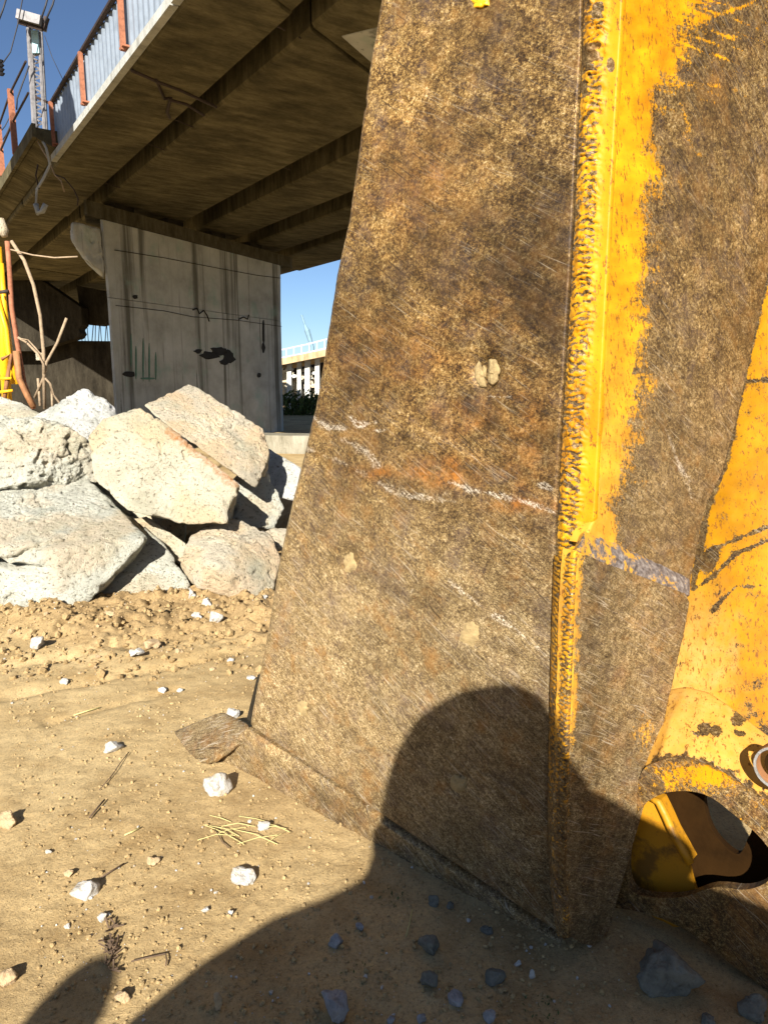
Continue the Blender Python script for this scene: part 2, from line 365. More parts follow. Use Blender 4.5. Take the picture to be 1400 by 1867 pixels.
gnd = mesh('ground', np.stack([GX, GY, GZ], -1).reshape(-1, 3), GF, SOIL, None, True, org=(0, 0, 0), attrs={'fresh': np.clip(GC, 0, 1) * .95})
tag(gnd, kind='structure')
def gz(x, y): z, _ = ground_z(np.array([[x]]), np.array([[y]])); return float(z[0, 0])

# ------------------------------------------------------------------ bridge (w across, u along, z up)
baz = math.atan2(ray(-212, 700)[0], ray(-212, 700)[1])
UU = np.array([math.sin(baz), math.cos(baz), 0]); WW = np.array([math.cos(baz), -math.sin(baz), 0]); ZZ = np.array([0, 0, 1.])
def B(w, u, z): return WW * w + UU * u + ZZ * z
BF = np.stack([UU, WW, ZZ], 1)      # columns: local x along bridge, y across
def wu(px, py, z): P = atz(px, py, z); return float(P @ WW), float(P @ UU)
H = 4.9; SK = .5
br = empty('road_bridge', 'old concrete road bridge overhead with ribbed stained soffit, on a wall pier', 'bridge')
def bprism(mb, prof, u0, u1, sk=SK):
    """profile of (w,z) swept from u0 to u1 with skewed ends"""
    p0 = [B(w, u0 + sk * (w - 2.68), z) for w, z in prof]; p1 = [B(w, u1 + sk * (w - 2.68), z) for w, z in prof]
    mb.prism(p0, p1)
def beam(name, prof, u0, u1, mat, sk=SK, parent=br):
    m = MB(); bprism(m, prof, u0, u1, sk); return m.build(name, mat, parent, frame=BF)
SPAN1 = 16.9; GAP = .12; SPAN2 = 33
beams = [(2.72, 3.69), (3.97, 5.93), (6.47, 7.66), (8.26, 9.30), (9.80, 11.40)]
for (a, b) in beams:
    for (u0, u1) in ((-7, 1.4), (1.44, 6.4), (6.44, SPAN1), (SPAN1 + GAP, 25), (25.04, SPAN2)):
        dz = 0.02 * ((int(u0 * 7) % 3) - 1)
        if u0 < 1.5 and a > 9: pass
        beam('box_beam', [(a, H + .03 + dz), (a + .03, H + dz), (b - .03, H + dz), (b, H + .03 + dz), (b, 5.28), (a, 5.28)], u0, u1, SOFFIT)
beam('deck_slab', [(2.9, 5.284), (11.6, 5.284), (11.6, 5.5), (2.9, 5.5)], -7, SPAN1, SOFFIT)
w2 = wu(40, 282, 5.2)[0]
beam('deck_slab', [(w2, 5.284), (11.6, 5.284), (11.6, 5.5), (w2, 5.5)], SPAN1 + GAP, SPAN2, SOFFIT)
# cantilever strip of the next span, broken back at the joint
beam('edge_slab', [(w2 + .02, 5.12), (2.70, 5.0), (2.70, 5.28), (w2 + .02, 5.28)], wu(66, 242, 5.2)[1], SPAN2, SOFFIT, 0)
# pale kerb edge of the near span: ends broken at u=13.4
for (u0, u1) in ((-7, 1.5), (1.53, 7.4), (7.43, 13.4)):
    beam('kerb_edge', [(2.63, 4.89), (2.716, 4.89), (2.716, 4.985), (2.63, 4.985)], u0, u1, FASCIA, 0)
beam('kerb_edge', [(w2 - .06, 5.10), (w2, 5.10), (w2, 5.3), (w2 - .06, 5.3)], wu(68, 238, 5.2)[1], SPAN2, SOFFIT, 0)
# corrugated parapet sheets behind the posts
def corr(u0, u1):
    n = int((u1 - u0) / .045); V = []
    for i in range(n + 1):
        u = u0 + (u1 - u0) * i / n; w = 2.685 + (.022 if i % 4 in (0, 1) else 0)
        for (dw, z) in ((0, 4.99), (0, 5.72), (.012, 5.72), (.012, 4.99)): V.append(B(w + dw, u, z))
    F = [[i * 4 + k, i * 4 + (k + 1) % 4, i * 4 + 4 + (k + 1) % 4, i * 4 + 4 + k] for i in range(n) for k in range(4)]
    F += [[0, 3, 2, 1], [n * 4, n * 4 + 1, n * 4 + 2, n * 4 + 3]]
    return mesh('parapet_sheet', V, F, SHEET, br, frame=BF)
for k in range(7): corr(-1 + k * 2.05, -1 + k * 2.05 + 2.03)
posts_u = [wu(x, y, 5.02)[1] for x, y in ((243, 100), (168, 198), (112, 272))]
for u in posts_u + [posts_u[0] - 2.2, posts_u[0] - 4.4]:
    m = MB(); m.box(B(2.63, u, 5.37), (.055, .055, .66), [UU, WW, ZZ]); m.box(B(2.65, u, 5.075), (.14, .09, .02), [UU, WW, ZZ]); m.build('railing_post', RUSTY, br, frame=BF)
m = MB(); m.tube([B(2.66, -4, 5.74), B(2.66, posts_u[2] + .1, 5.72)], .035); m.build('handrail', RAILM, br)
m = MB(); m.tube([B(2.74, -4, 5.60), B(2.74, posts_u[2] + .1, 5.58)], .02); m.build('handrail', FASCIA, br)
pu2 = []
for (x0, y0, x1, y1) in ((40, 283, 34, 182), (9, 322, 4, 240)):
    w, u = wu(x0, y0, 5.3); hgt = 0
    P = B(w2 - .03, u, 5.3); q = proj(P); d = P[1]
    hh = (y0 - y1) / FOC * d * 1.0
    m = MB(); m.box(P + ZZ * hh / 2, (.09, .09, hh), [UU, WW, ZZ]); m.build('railing_post', RUSTY, br, frame=BF); pu2.append((P, hh))
m = MB()
for fr in (.95, .5): m.tube([B(w2 - .03, posts_u[2] + .1, 5.3 + 1.0 * fr), pu2[0][0] + ZZ * pu2[0][1] * fr, pu2[1][0] + ZZ * pu2[1][1] * fr, B(w2 - .03, 30, 5.3 + 1.4 * fr)], .018, 6)
m.build('cable_rail', RAILM, br)
# torn edge at the joint: chunks and rebar hanging down
m = MB(); m.box(B(2.5, 13.9, 5.2), (1.0, .35, .12), [UU, WW, ZZ]); m.build('broken_slab_lip', SOFFIT, br, frame=BF)
def hang(pts, r, Y, name='hanging_rebar', mat=REBAR, parent=br):
    m = MB(); m.tube([aty(x, y, Y) for x, y in pts], r, 6); return m.build(name, mat, parent, True)
hang([(72, 245), (85, 270), (92, 300), (80, 325), (68, 345), (66, 375), (70, 392)], .022, 12.2, mat=FASCIA)
hang([(66, 372), (70, 388), (78, 385), (84, 372)], .045, 12.2, 'concrete_scrap', FASCIA)
hang([(62, 245), (75, 268), (88, 290), (100, 318), (112, 330), (118, 350)], .012, 12.2)
hang([(100, 318), (118, 325), (135, 345), (143, 362), (142, 375)], .010, 12.2, mat=RAILM)
hang([(70, 300), (66, 320), (72, 345)], .012, 12.2, mat=RAILM)
for pts in (([(285, 145), (300, 180), (312, 178), (305, 205), (310, 215)]), ([(240, 128), (290, 150), (330, 165), (395, 195)]), ([(310, 182), (340, 190), (372, 210)])):
    m = MB(); m.tube([atz(x, y, H - .03) for x, y in pts], .02, 6); m.build('exposed_rebar', RAILM, br, True)
# transverse cracks / formwork joints: thin dark battens of mortar on the soffit
for (x0, y0, x1, y1) in ((515, 135, 655, 205), (375, 255, 530, 310), (100, 305, 250, 352), (205, 172, 372, 240), (165, 222, 330, 285), (420, 8, 520, 55), (545, 68, 640, 110), (440, 215, 560, 262), (330, 320, 430, 352)):
    a = atz(x0, y0, H - .008); b = atz(x1, y1, H - .008)
    m = MB(); m.tube([a, a * .5 + b * .5 + WW * .02, b], [.010, .006, .009], 5); m.build('mortar_seam', RAILM, br)
# pier with cap
def pz(px, py, z): return atz(px, py, z)
zt = 4.4
PL = pz(192, 436, zt) * [1, 1, 0]; PR = pz(514, 507, zt) * [1, 1, 0]
# put the pier's foot so that its right edge lands at (520,785)
PR = atz(519, 786, 0) * [1, 1, 0]; PL = aty(200, 600, 14.6) * [1, 1, 0]
pd = unit(PR - PL); pn = np.array([-pd[1], pd[0], 0]);
if pn[1] < 0: pn = -pn      # away from the camera
pk = unit(PL * [1, 1, 0]); PT = .9; plen = np.linalg.norm(PR - PL)
pr = empty('bridge_pier', 'grey water-streaked concrete wall pier standing under the bridge', 'bridge pier')
PFm = np.stack([pd, pn, ZZ], 1)
def pier_block(name, a0, a1, z0, z1, t0, t1, mat, parent=pr, flare=0, nsub=1):
    m = MB(); c = min(.12, (t1 - t0) * .3)
    def ring(z, e=0):
        a, b = a0 - e, a1 + e; pts = [(a + c * .5, t0), (b - c, t0), (b, t0 + c), (b, t1 - c), (b - c, t1), (a + c, t1), (a, t1 - c), (a, t0 + c * .5)]
        return [PL + pd * p + pk * t + ZZ * z for p, t in pts]
    m.prism(ring(z0), ring(z1, flare)); return m.build(name, mat, parent, frame=PFm, org=PL)
pier_block('wall_stem', 0, plen, -.3, 2.98, 0, PT, PIER)
pier_block('wall_stem', 0, plen, 2.99, 4.44, 0.012, PT, PIER, flare=.05)
pier_block('cap_beam', -.42, plen + .6, 4.45, 4.72, -.02, PT + .02, m_bridge('cap_concrete', (.07, .06, .035), (.14, .125, .09)))
hq = chunk('cap_haunch', [PL + pd * a_ + pk * t_ + ZZ * z_ for a_, t_, z_ in ((-.05, -.06, 4.25), (-.75, -.02, 4.28), (-.80, .1, 3.95), (-.45, -.03, 3.62), (-.03, -.05, 3.4), (-.05, .9, 3.4), (-.6, .9, 3.8), (-.78, .9, 4.28), (-.05, .9, 4.28))], PIER, sub=5, amp=.05, k=30, seed=44, parent=pr)
for k in range(4):
    t = .8 + k * (plen - 1.6) / 3; m = MB(); m.box(PL + pd * t + pn * PT / 2 + ZZ * 4.81, (.5, .5, .16), [pd, pn, ZZ]); m.build('bearing', DARKC, pr)
# patches and spalls on the pier face (real shallow chips in dark mortar)
def onpier(x, y): return onp(x, y, PL - pn * .012, pn)
def blob(cx, cy, rx, ry, n=14, jit=.35):
    return [(cx + rx * math.cos(2 * math.pi * k / n) * (1 + random.uniform(-jit, jit)), cy + ry * math.sin(2 * math.pi * k / n) * (1 + random.uniform(-jit, jit))) for k in range(n)]
TAR = m_simple('black_tar_mark', (.02, .018, .015), .3, 30, .8); GREENP = m_simple('faded_green_paint', (.10, .20, .15), .3, 10, .8)
def pier_mark(name, poly, mat):
    F = [onpier(x, y) for x, y in poly]; m = MB(); m.prism(F, [p + pn * .02 for p in F]); m.build(name, mat, pr)
for c in ((400, 640, 16, 9), (385, 648, 18, 8), (418, 650, 12, 12), (362, 640, 7, 4), (408, 660, 9, 5)): pier_mark('tar_splash', blob(*c), TAR)
for c in ((236, 682, 11, 6), (481, 634, 3, 9), (473, 684, 4, 4), (248, 541, 4, 4), (481, 605, 2, 25)): pier_mark('tar_splash', blob(*c, 10, .2), TAR)
for c in ((249, 660, 1.5, 32), (262, 655, 1.5, 40), (273, 662, 1.5, 34), (285, 668, 1.5, 25), (270, 690, 14, 2), (240, 640, 1.5, 30)): pier_mark('green_paint_stroke', blob(*c, 8, .1), GREENP)
for seg in (((352, 565), (360, 562), (364, 572), (372, 566), (378, 575), (382, 586)), ((436, 582), (444, 578), (452, 582), (454, 574))):
    m = MB(); m.tube([onpier(x, y) for x, y in seg], .016, 5); m.build('scrawl_mark', TAR, pr)
for seg in (((212, 557), (300, 566), (352, 577), (430, 584), (514, 596)), ((210, 455), (300, 470), (390, 487), (470, 503), (512, 508))):
    m = MB(); m.tube([onpier(x, y + random.uniform(-1, 1)) + pn * .004 for x, y in seg], .007, 5); m.build('pour_joint', DARKC, pr)
# beam lying on the ground before the pier
sb = MB(); a = atz(470, 826, 0); b = atz(600, 829, 0); dd = unit(b - a); nn = np.array([-dd[1], dd[0], 0])
sb.box((a + b) / 2 + nn * .35 + ZZ * .17, (np.linalg.norm(b - a) * 1.5, .7, .34), [dd, nn, ZZ])
tag(sb.build('concrete_kerb_beam', m_bridge('kerb_beam_concrete', (.20, .18, .13), (.34, .31, .24)), frame=np.stack([dd, nn, ZZ], 1)), 'long low concrete beam lying on the ground in front of the pier foot', 'concrete beam')
# a nearer pier head, mostly behind the bucket
np_ = empty('pier_head', 'pale rounded concrete pier head under the deck beside the top of the bucket', 'bridge pier')
m = MB(); c = aty(822, -80, 8.6); pts = []
for k in range(13):
    a = math.pi * (0.0 + k / 12); pts.append((-math.cos(a) * .82, -math.sin(a) * .80))
poly = [c + pd * x + ZZ * (.0 + zz) for x, zz in pts]; m.prism([p for p in poly], [p + pn * .9 for p in poly]); m.build('rounded_head', PIER, np_, frame=PFm)
m = MB(); m.box(c + ZZ * (H - .01 - c[2]) / 2 + pn * .45, (1.64, .88, H - .012 - c[2]), [pd, pn, ZZ]); m.build('head_block', PIER, np_, frame=PFm)
m = MB(); m.box(c + pd * .15 + pn * .45 + ZZ * (-.9 - c[2] + .1) * .5 , (.5, .6, c[2] - .7), [pd, pn, ZZ]); m.build('column', PIER, np_, frame=PFm)

# abutment far under the deck, leaving a window of sky
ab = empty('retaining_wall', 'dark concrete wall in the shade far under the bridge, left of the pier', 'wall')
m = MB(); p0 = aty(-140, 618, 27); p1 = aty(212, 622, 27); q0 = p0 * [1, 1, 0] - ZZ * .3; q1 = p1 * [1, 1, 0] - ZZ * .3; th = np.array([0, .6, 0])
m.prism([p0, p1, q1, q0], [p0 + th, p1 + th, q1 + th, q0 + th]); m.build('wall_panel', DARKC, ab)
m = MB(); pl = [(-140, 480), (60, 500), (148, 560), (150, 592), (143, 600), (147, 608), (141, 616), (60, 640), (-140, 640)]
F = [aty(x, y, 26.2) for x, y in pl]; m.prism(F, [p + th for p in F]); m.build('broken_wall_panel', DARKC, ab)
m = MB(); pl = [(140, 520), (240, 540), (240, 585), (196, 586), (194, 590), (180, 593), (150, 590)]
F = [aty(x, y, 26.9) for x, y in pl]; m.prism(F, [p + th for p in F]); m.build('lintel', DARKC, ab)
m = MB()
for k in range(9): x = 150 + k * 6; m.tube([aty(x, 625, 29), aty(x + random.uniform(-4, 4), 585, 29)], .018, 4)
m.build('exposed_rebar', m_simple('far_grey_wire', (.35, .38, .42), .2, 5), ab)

# ------------------------------------------------------------------ ruined building at right
rb = empty('ruined_building', 'half demolished concrete building frame seen between the pier and the bucket', 'building')
def fw(pl, Y, t, name, mat, parent=rb):
    m = MB(); F = [aty(x, y, Y) for x, y in pl]; m.prism(F, [p + np.array([0, t, 0]) for p in F]); return m.build(name, mat, parent)
fw([(500, 656), (640, 628), (640, 640), (500, 668)], 36, 6, 'roof_slab', m_bridge('dusty_roof_concrete', (.38, .27, .15), (.6, .46, .28)))
for (x, w, y0, y1) in ((527, 8, 660, 760), (545, 7, 657, 745), (560, 9, 650, 740), (578, 8, 650, 745), (600, 8, 645, 745), (620, 8, 640, 745)):
    fw([(x - w / 2, y0), (x + w / 2, y0), (x + w / 2 + 1, y1), (x - w / 2, y1)], 36.6, .5, 'column', CONC[3])
for (y0, y1, x0, x1) in ((690, 697, 515, 625), (712, 740, 552, 575), (703, 735, 518, 536), (722, 752, 590, 620)):
    fw([(x0, y0), (x1, y0 - 2), (x1, y1), (x0, y1)], 37.2, .4, 'wall_fragment', CONC[2])
fw([(505, 655), (640, 640), (640, 790), (505, 790)], 42.5, .5, 'rear_wall', DARKC)
for i in range(110):
    x = random.uniform(515, 625); y = random.uniform(672, 754); s_ = random.uniform(1.5, 5)
    fw(blob(x, y, s_, s_ * .8, 6, .4), 36.9 + random.uniform(-.3, .3), .3, 'wall_fragment', CONC[random.choice((0, 2, 3))])
# railing on the far embankment and crane
fr = empty('far_railing', 'thin lavender railing along the roof line behind the ruined building', 'railing')
FRM = m_simple('faded_blue_railing', (.42, .42, .60), .2, 5)
m = MB(); m.tube([aty(500, 641, 44), aty(560, 628, 44), aty(640, 607, 44)], .05, 5); m.build('top_rail', FRM, fr)
m = MB(); m.tube([aty(500, 655, 44), aty(560, 643, 44), aty(640, 624, 44)], .04, 5); m.build('bottom_rail', FRM, fr)
for k in range(9):
    x = 508 + 14 * k; m = MB(); m.tube([aty(x, 640 - (x - 500) * .24, 44), aty(x, 700, 44)], .04, 5); m.build('railing_post', FRM, fr)
cr = MB(); cr.tube([aty(550, 574, 60), aty(556, 592, 60), aty(560, 602, 60), aty(569, 632, 60), aty(572, 700, 60)], [.10, .10, .24, .16, .2], 6)
tag(cr.build('crane_jib', m_simple('distant_blue_steel', (.16, .26, .33), .2, 4)), 'slim tilted crane jib rising far behind the railing', 'crane')
# shrubs as dark vegetation at the building's foot
def tuft(name, c, rad, n, mat, h, leaf=.06, seed=1):
    r_ = random.Random(seed); m = MB()
    for _ in range(n):
        a = r_.uniform(0, 6.28); q = r_.random() ** .5 * rad; z = r_.random() * h * (1 - .5 * q / rad); p = c + np.array([q * math.cos(a), q * math.sin(a), z])
        d = unit([r_.gauss(0, 1), r_.gauss(0, 1), r_.gauss(0, 1)]); e = unit(np.cross(d, [.3, .5, .8])); l = leaf * r_.uniform(.6, 1.4)
        m.add([p - e * l * .4, p + d * l, p + e * l * .4, p - d * l], [[0, 1, 2, 3]])
    return m.build(name, mat)
for i, (x, y) in enumerate(((525, 778), (550, 786), (575, 780), (600, 776))):
    c = aty(x, y, 31); c[2] = 0; tag(tuft('shrub', c, 1.0, 420, LEAF, 1.0 + .3 * (i % 2), .12, i), 'dark low shrub at the foot of the ruined building, %s' % ('touching the pier edge', 'second from the pier', 'third from the pier', 'farthest right, beside the bucket')[i], 'shrub', 'shrubs before the ruined building')

# ------------------------------------------------------------------ catenary mast, cables
ms = empty('lattice_mast', 'tall grey lattice mast with a box head rising behind the bridge railing', 'mast')
YM = 19.
def mp(x, y, dy=0): return aty(x, y, YM + dy)
for k, (a, b) in enumerate((((54, 52), (66, 260)), ((72, 58), (83, 260)))):
    m = MB(); m.tube([mp(*a), mp(*b)], .07 if k == 0 else .04, 6); m.build('leg', GALV, ms)
    m = MB(); m.tube([mp(a[0] + 3, a[1], .6), mp(b[0] + 3, b[1], .6)], .05, 6); m.build('leg', GALV, ms)
m = MB()
for k in range(14):
    y = 62 + k * 14; xl = 54 + (y - 52) * .058; xr = 72 + (y - 58) * .055
    m.tube([mp(xl, y), mp(xr, y + 9)], .022, 4); m.tube([mp(xr, y + 9), mp(xl, y + 14)], .022, 4)
tag(m.build('lattice_bracing', GALV, ms), kind='stuff')
m = MB(); a = mp(36, 31, -.4); b = mp(82, 44, -.4); m.box((a + b) / 2, (np.linalg.norm(b - a) * .92, .4, .20), [unit(b - a), [0, 1, 0], unit(np.cross(unit(b - a), [0, 1, 0]))]); m.build('head_box', GALV, ms)
m = MB(); a = mp(34, 40, -.45); b = mp(78, 54, -.45); m.tube([a, b], .05, 5); m.tube([mp(79, 54, -.4), mp(86, 32, -.4)], .07, 5); m.build('head_frame', RAILM, ms)
m = MB(); m.box((mp(63, 62) + mp(72, 95)) / 2, (.16, .16, .5)); m.build('control_box', m_simple('teal_paint', (.30, .46, .50), .2, 8), ms)
m = MB(); m.tube([mp(60, 175), mp(84, 185), mp(106, 198)], .035, 5); m.build('stay_arm', RAILM, ms)
cabs = [([(13, -5), (6, 18), (-4, 44)], 'short overhead cable crossing the top left corner', .02), ([(47, -30), (33, 45), (20, 95), (-3, 128)], 'sagging cable to the left of the lattice mast head', .014),
        ([(94, -30), (84, 10), (76, 34)], 'left of two heavy cables rising from the mast head', .022), ([(106, -30), (97, 8), (82, 42)], 'right of two heavy cables rising from the mast head', .022),
        ([(54, 120), (42, 152), (32, 180), (31, 200)], 'drooping cable from the mast leg down to the railing post', .018), ([(82, 65), (96, 105), (120, 155)], 'faint stay wire slanting right behind the bridge railing', .008),
        ([(28, 195), (10, 230), (2, 240)], 'upper loose wire between the leaning railing posts', .012), ([(31, 205), (12, 245), (6, 255)], 'lower loose wire between the leaning railing posts', .012)]
for pts, lab, r in cabs:
    m = MB(); m.tube([aty(x, y, 18.3) for x, y in pts], r, 5); tag(m.build('overhead_cable', WIRE, None, True), lab, 'cable', 'cables around the mast')
m = MB(); c = aty(2, 124, 18.3)
for k in range(4): m.tube([c + ZZ * (.16 - k * .09), c + ZZ * (.11 - k * .09)], [.09, .05], 8)
tag(m.build('insulator', WIRE), 'small dark insulator on a cable at the left edge of the sky', 'insulator')

# ------------------------------------------------------------------ yellow rig at the left edge
rg = empty('drilling_rig', 'yellow lattice rig mast with brown pipes at the left edge behind the rubble', 'construction machine')
YR = 8.2
def rt(pts, r, name, mat, dy=0, n=10): m = MB(); m.tube([aty(x, y, YR + dy) for x, y in pts], r, n); return m.build(name, mat, rg, True)
rt([(-6, 450), (0, 520), (6, 600), (14, 740)], .055, 'mast_tube', YEL)
rt([(2, 480), (9, 560), (20, 650), (27, 700)], .032, 'mast_tube', YEL, -.05)
rt([(-8, 530), (12, 600), (16, 640), (34, 700)], .03, 'brace', YEL, -.1)
rt([(14, 440), (18, 490), (22, 560), (30, 610), (38, 660), (45, 700), (62, 745)], .026, 'hydraulic_pipe', RUSTY, -.12)
rt([(30, 640), (36, 690), (50, 720), (62, 742)], .035, 'hydraulic_pipe', BROWNM, -.2)
rt([(4, 655), (22, 645), (14, 690), (8, 735)], .022, 'brace', BROWNM, -.15)
rt([(0, 690), (22, 690)], .016, 'rung', YEL, -.18); rt([(0, 715), (24, 712)], .016, 'rung', YEL, -.18); rt([(-2, 533), (16, 531)], .02, 'clamp_band', RAILM, -.16)
m = MB(); c = aty(-4, 560, YR + .15); m.box(c, (.12, .12, 1.5)); m.build('mast_box', YEL, rg)
rt([(2, 398), (6, 420), (10, 432)], [.03, .06, .03], 'canvas_cover', CONC[1], -.1)
rt([(-12, 740), (-10, 900), (-8, 1040)], .08, 'leg', YEL, .4)

# bent rebar bundle
rbn = empty('rebar_bundle', 'bundle of bent dusty rebar rods standing behind the pale rubble', 'rebar')
YB = 7.0
for pts, r in (([(22, 440), (45, 475), (62, 520), (74, 575), (80, 640), (82, 745)], .017), ([(122, 580), (105, 625), (86, 660), (80, 690), (64, 725)], .014), ([(33, 615), (50, 625), (70, 645), (80, 665), (82, 700)], .012),
               ([(40, 618), (52, 620), (66, 635), (78, 650)], .008), ([(84, 690), (92, 700), (98, 720), (112, 738)], .012), ([(20, 455), (60, 465), (100, 470), (142, 468)], .007), ([(70, 690), (74, 740)], .013), ([(95, 712), (96, 742)], .011)):
    m = MB(); m.tube([aty(x, y, YB + random.uniform(-.08, .08)) for x, y in pts], r, 6); m.build('rod', REBAR, rbn, True)
m = MB(); m.box(aty(74, 650, YB - .02), (.06, .05, .07)); m.build('mortar_lump', CONC[1], rbn)
tag(rbn, None)

# ------------------------------------------------------------------ broken concrete chunks
def pts(*a): return [aty(*p) for p in a]
GRP = 'broken concrete blocks of the rubble pile'
def block(lab, P, mat, **kw):
    kw.setdefault('facets', 3); kw['k'] = 160
    return tag(chunk('concrete_block', P, mat, **kw), lab, 'concrete block', GRP)
block('biggest pale grey block, lowest at the left, with a dark crack and ochre stain',
      pts((-230, 1110, 4.15), (124, 1138, 3.95), (270, 982, 4.35), (-230, 985, 4.12), (100, 1000, 4.05), (152, 862, 5.1), (-230, 835, 5.1), (214, 1080, 5.0), (262, 962, 5.2), (-230, 1100, 5.1)),
      CONC[0], sub=7, amp=.030, seed=1, k=34, cuts=[(aty(0, 1003, 4.2), [.05, -.3, 1], .013, .16, aty(60, 1000, 4.2)[0], aty(125, 1000, 4.2)[0]), (aty(80, 1002, 4.2), [-.35, .2, 1], .012, .05, aty(130, 1000, 4.2)[0], aty(190, 1000, 4.2)[0])])
block('rough greenish block above and behind the biggest block at the left edge',
      pts((-150, 770, 5.0), (60, 762, 4.95), (130, 780, 4.95), (172, 810, 5.0), (180, 880, 5.05), (140, 930, 5.3), (-150, 930, 4.75), (40, 880, 4.7), (90, 765, 5.7), (-150, 765, 5.7), (180, 860, 5.6)),
      CONC[0], sub=7, amp=.060, seed=2, k=22)
block('tan faced wedge block in the middle with a rusty orange upper edge',
      pts((160, 795, 4.85), (188, 762, 4.95), (250, 740, 5.02), (300, 770, 4.95), (438, 884, 4.62), (412, 955, 4.44), (330, 955, 4.43), (232, 930, 4.49), (172, 872, 4.65), (310, 815, 5.4), (430, 915, 5.2), (420, 950, 5.1), (250, 920, 5.2)),
      CONC[1], sub=7, amp=.026, seed=3, k=36, rustline=(aty(312, 785, 4.9), aty(434, 884, 4.6), .05))
block('sandy slab leaning on the tan wedge block, topmost of the pile',
      pts((262, 738, 5.25), (345, 698, 5.75), (480, 780, 5.5), (492, 830, 5.3), (466, 892, 4.98), (440, 872, 4.92), (280, 756, 5.15), (490, 860, 5.7), (330, 760, 5.9), (440, 850, 5.5)),
      CONC[2], sub=7, amp=.030, seed=4, k=34)
block('white peaked block behind the greenish block, left of the pier foot',
      pts((60, 760, 5.6), (120, 725, 5.6), (152, 705, 5.7), (195, 725, 5.7), (215, 750, 5.7), (222, 800, 5.5), (150, 810, 5.3), (70, 790, 5.4), (150, 760, 6.3), (60, 840, 5.9), (220, 840, 5.9)), CONC[3], amp=.03, seed=5, sub=5)
block('low pale block at the far left under the yellow rig mast',
      pts((-120, 715, 5.9), (0, 722, 5.8), (42, 735, 5.8), (85, 758, 5.7), (80, 790, 5.5), (-120, 790, 5.4), (0, 830, 5.9), (60, 800, 6.3), (-120, 780, 6.4)), CONC[0], amp=.03, seed=6, sub=5)
block('rounded cream block at the lower right, touching the bucket plate',
      pts((325, 1020, 4.3), (350, 975, 4.5), (400, 945, 4.7), (440, 945, 4.75), (495, 975, 4.7), (512, 1020, 4.55), (498, 1080, 4.35), (440, 1096, 4.2), (360, 1072, 4.2), (400, 1030, 4.15), (450, 1060, 4.9), (340, 1050, 4.9), (495, 1060, 4.8)),
      CONC[2], sub=6, amp=.022, seed=7, k=26)
block('grey slab half in shadow between the biggest block and the cream block',
      pts((205, 985, 4.6), (262, 955, 4.8), (300, 990, 4.7), (348, 1062, 4.4), (350, 1090, 4.3), (290, 1125, 4.15), (190, 1125, 4.15), (170, 1090, 4.3), (300, 1080, 4.9)), CONC[0], sub=5, amp=.018, seed=8, k=30)
block('narrow pale strip of concrete wedged under the tan block',
      pts((240, 945, 4.85), (265, 940, 4.8), (340, 992, 4.75), (350, 1010, 4.75), (335, 1035, 4.75), (300, 1010, 4.8), (250, 975, 4.85), (300, 960, 5.2)), CONC[1], sub=5, amp=.015, seed=9)
block('smooth white block sloping down behind the cream block, right edge of the pile',
      pts((470, 810, 6.1), (492, 818, 6.0), (548, 852, 5.8), (560, 880, 5.7), (545, 915, 5.5), (500, 905, 5.6), (475, 860, 5.8), (540, 900, 6.3), (470, 900, 6.2)), CONC[3], sub=5, amp=.012, seed=10)
block('dark block deep in shadow below the topmost slab',
      pts((425, 870, 5.35), (480, 840, 5.6), (520, 925, 5.3), (500, 965, 5.1), (440, 960, 5.0), (400, 940, 5.1), (480, 960, 5.8), (420, 930, 5.8)), CONC[0], sub=5, amp=.02, seed=11)
block('small sandy block beside the bucket edge above the cream block',
      pts((478, 968, 4.95), (500, 960, 5.0), (530, 965, 5.0), (535, 1000, 4.85), (505, 1008, 4.8), (480, 990, 4.85), (520, 990, 5.2)), CONC[2], sub=4, amp=.015, seed=12)
block('buried block filling the gap behind the greenish and tan blocks',
      pts((120, 820, 5.5), (330, 820, 5.6), (340, 1000, 5.3), (150, 1010, 5.3), (120, 830, 6.3), (340, 830, 6.3), (340, 1000, 6.1), (140, 1000, 6.1)), CONC[1], sub=4, amp=.03, seed=13)

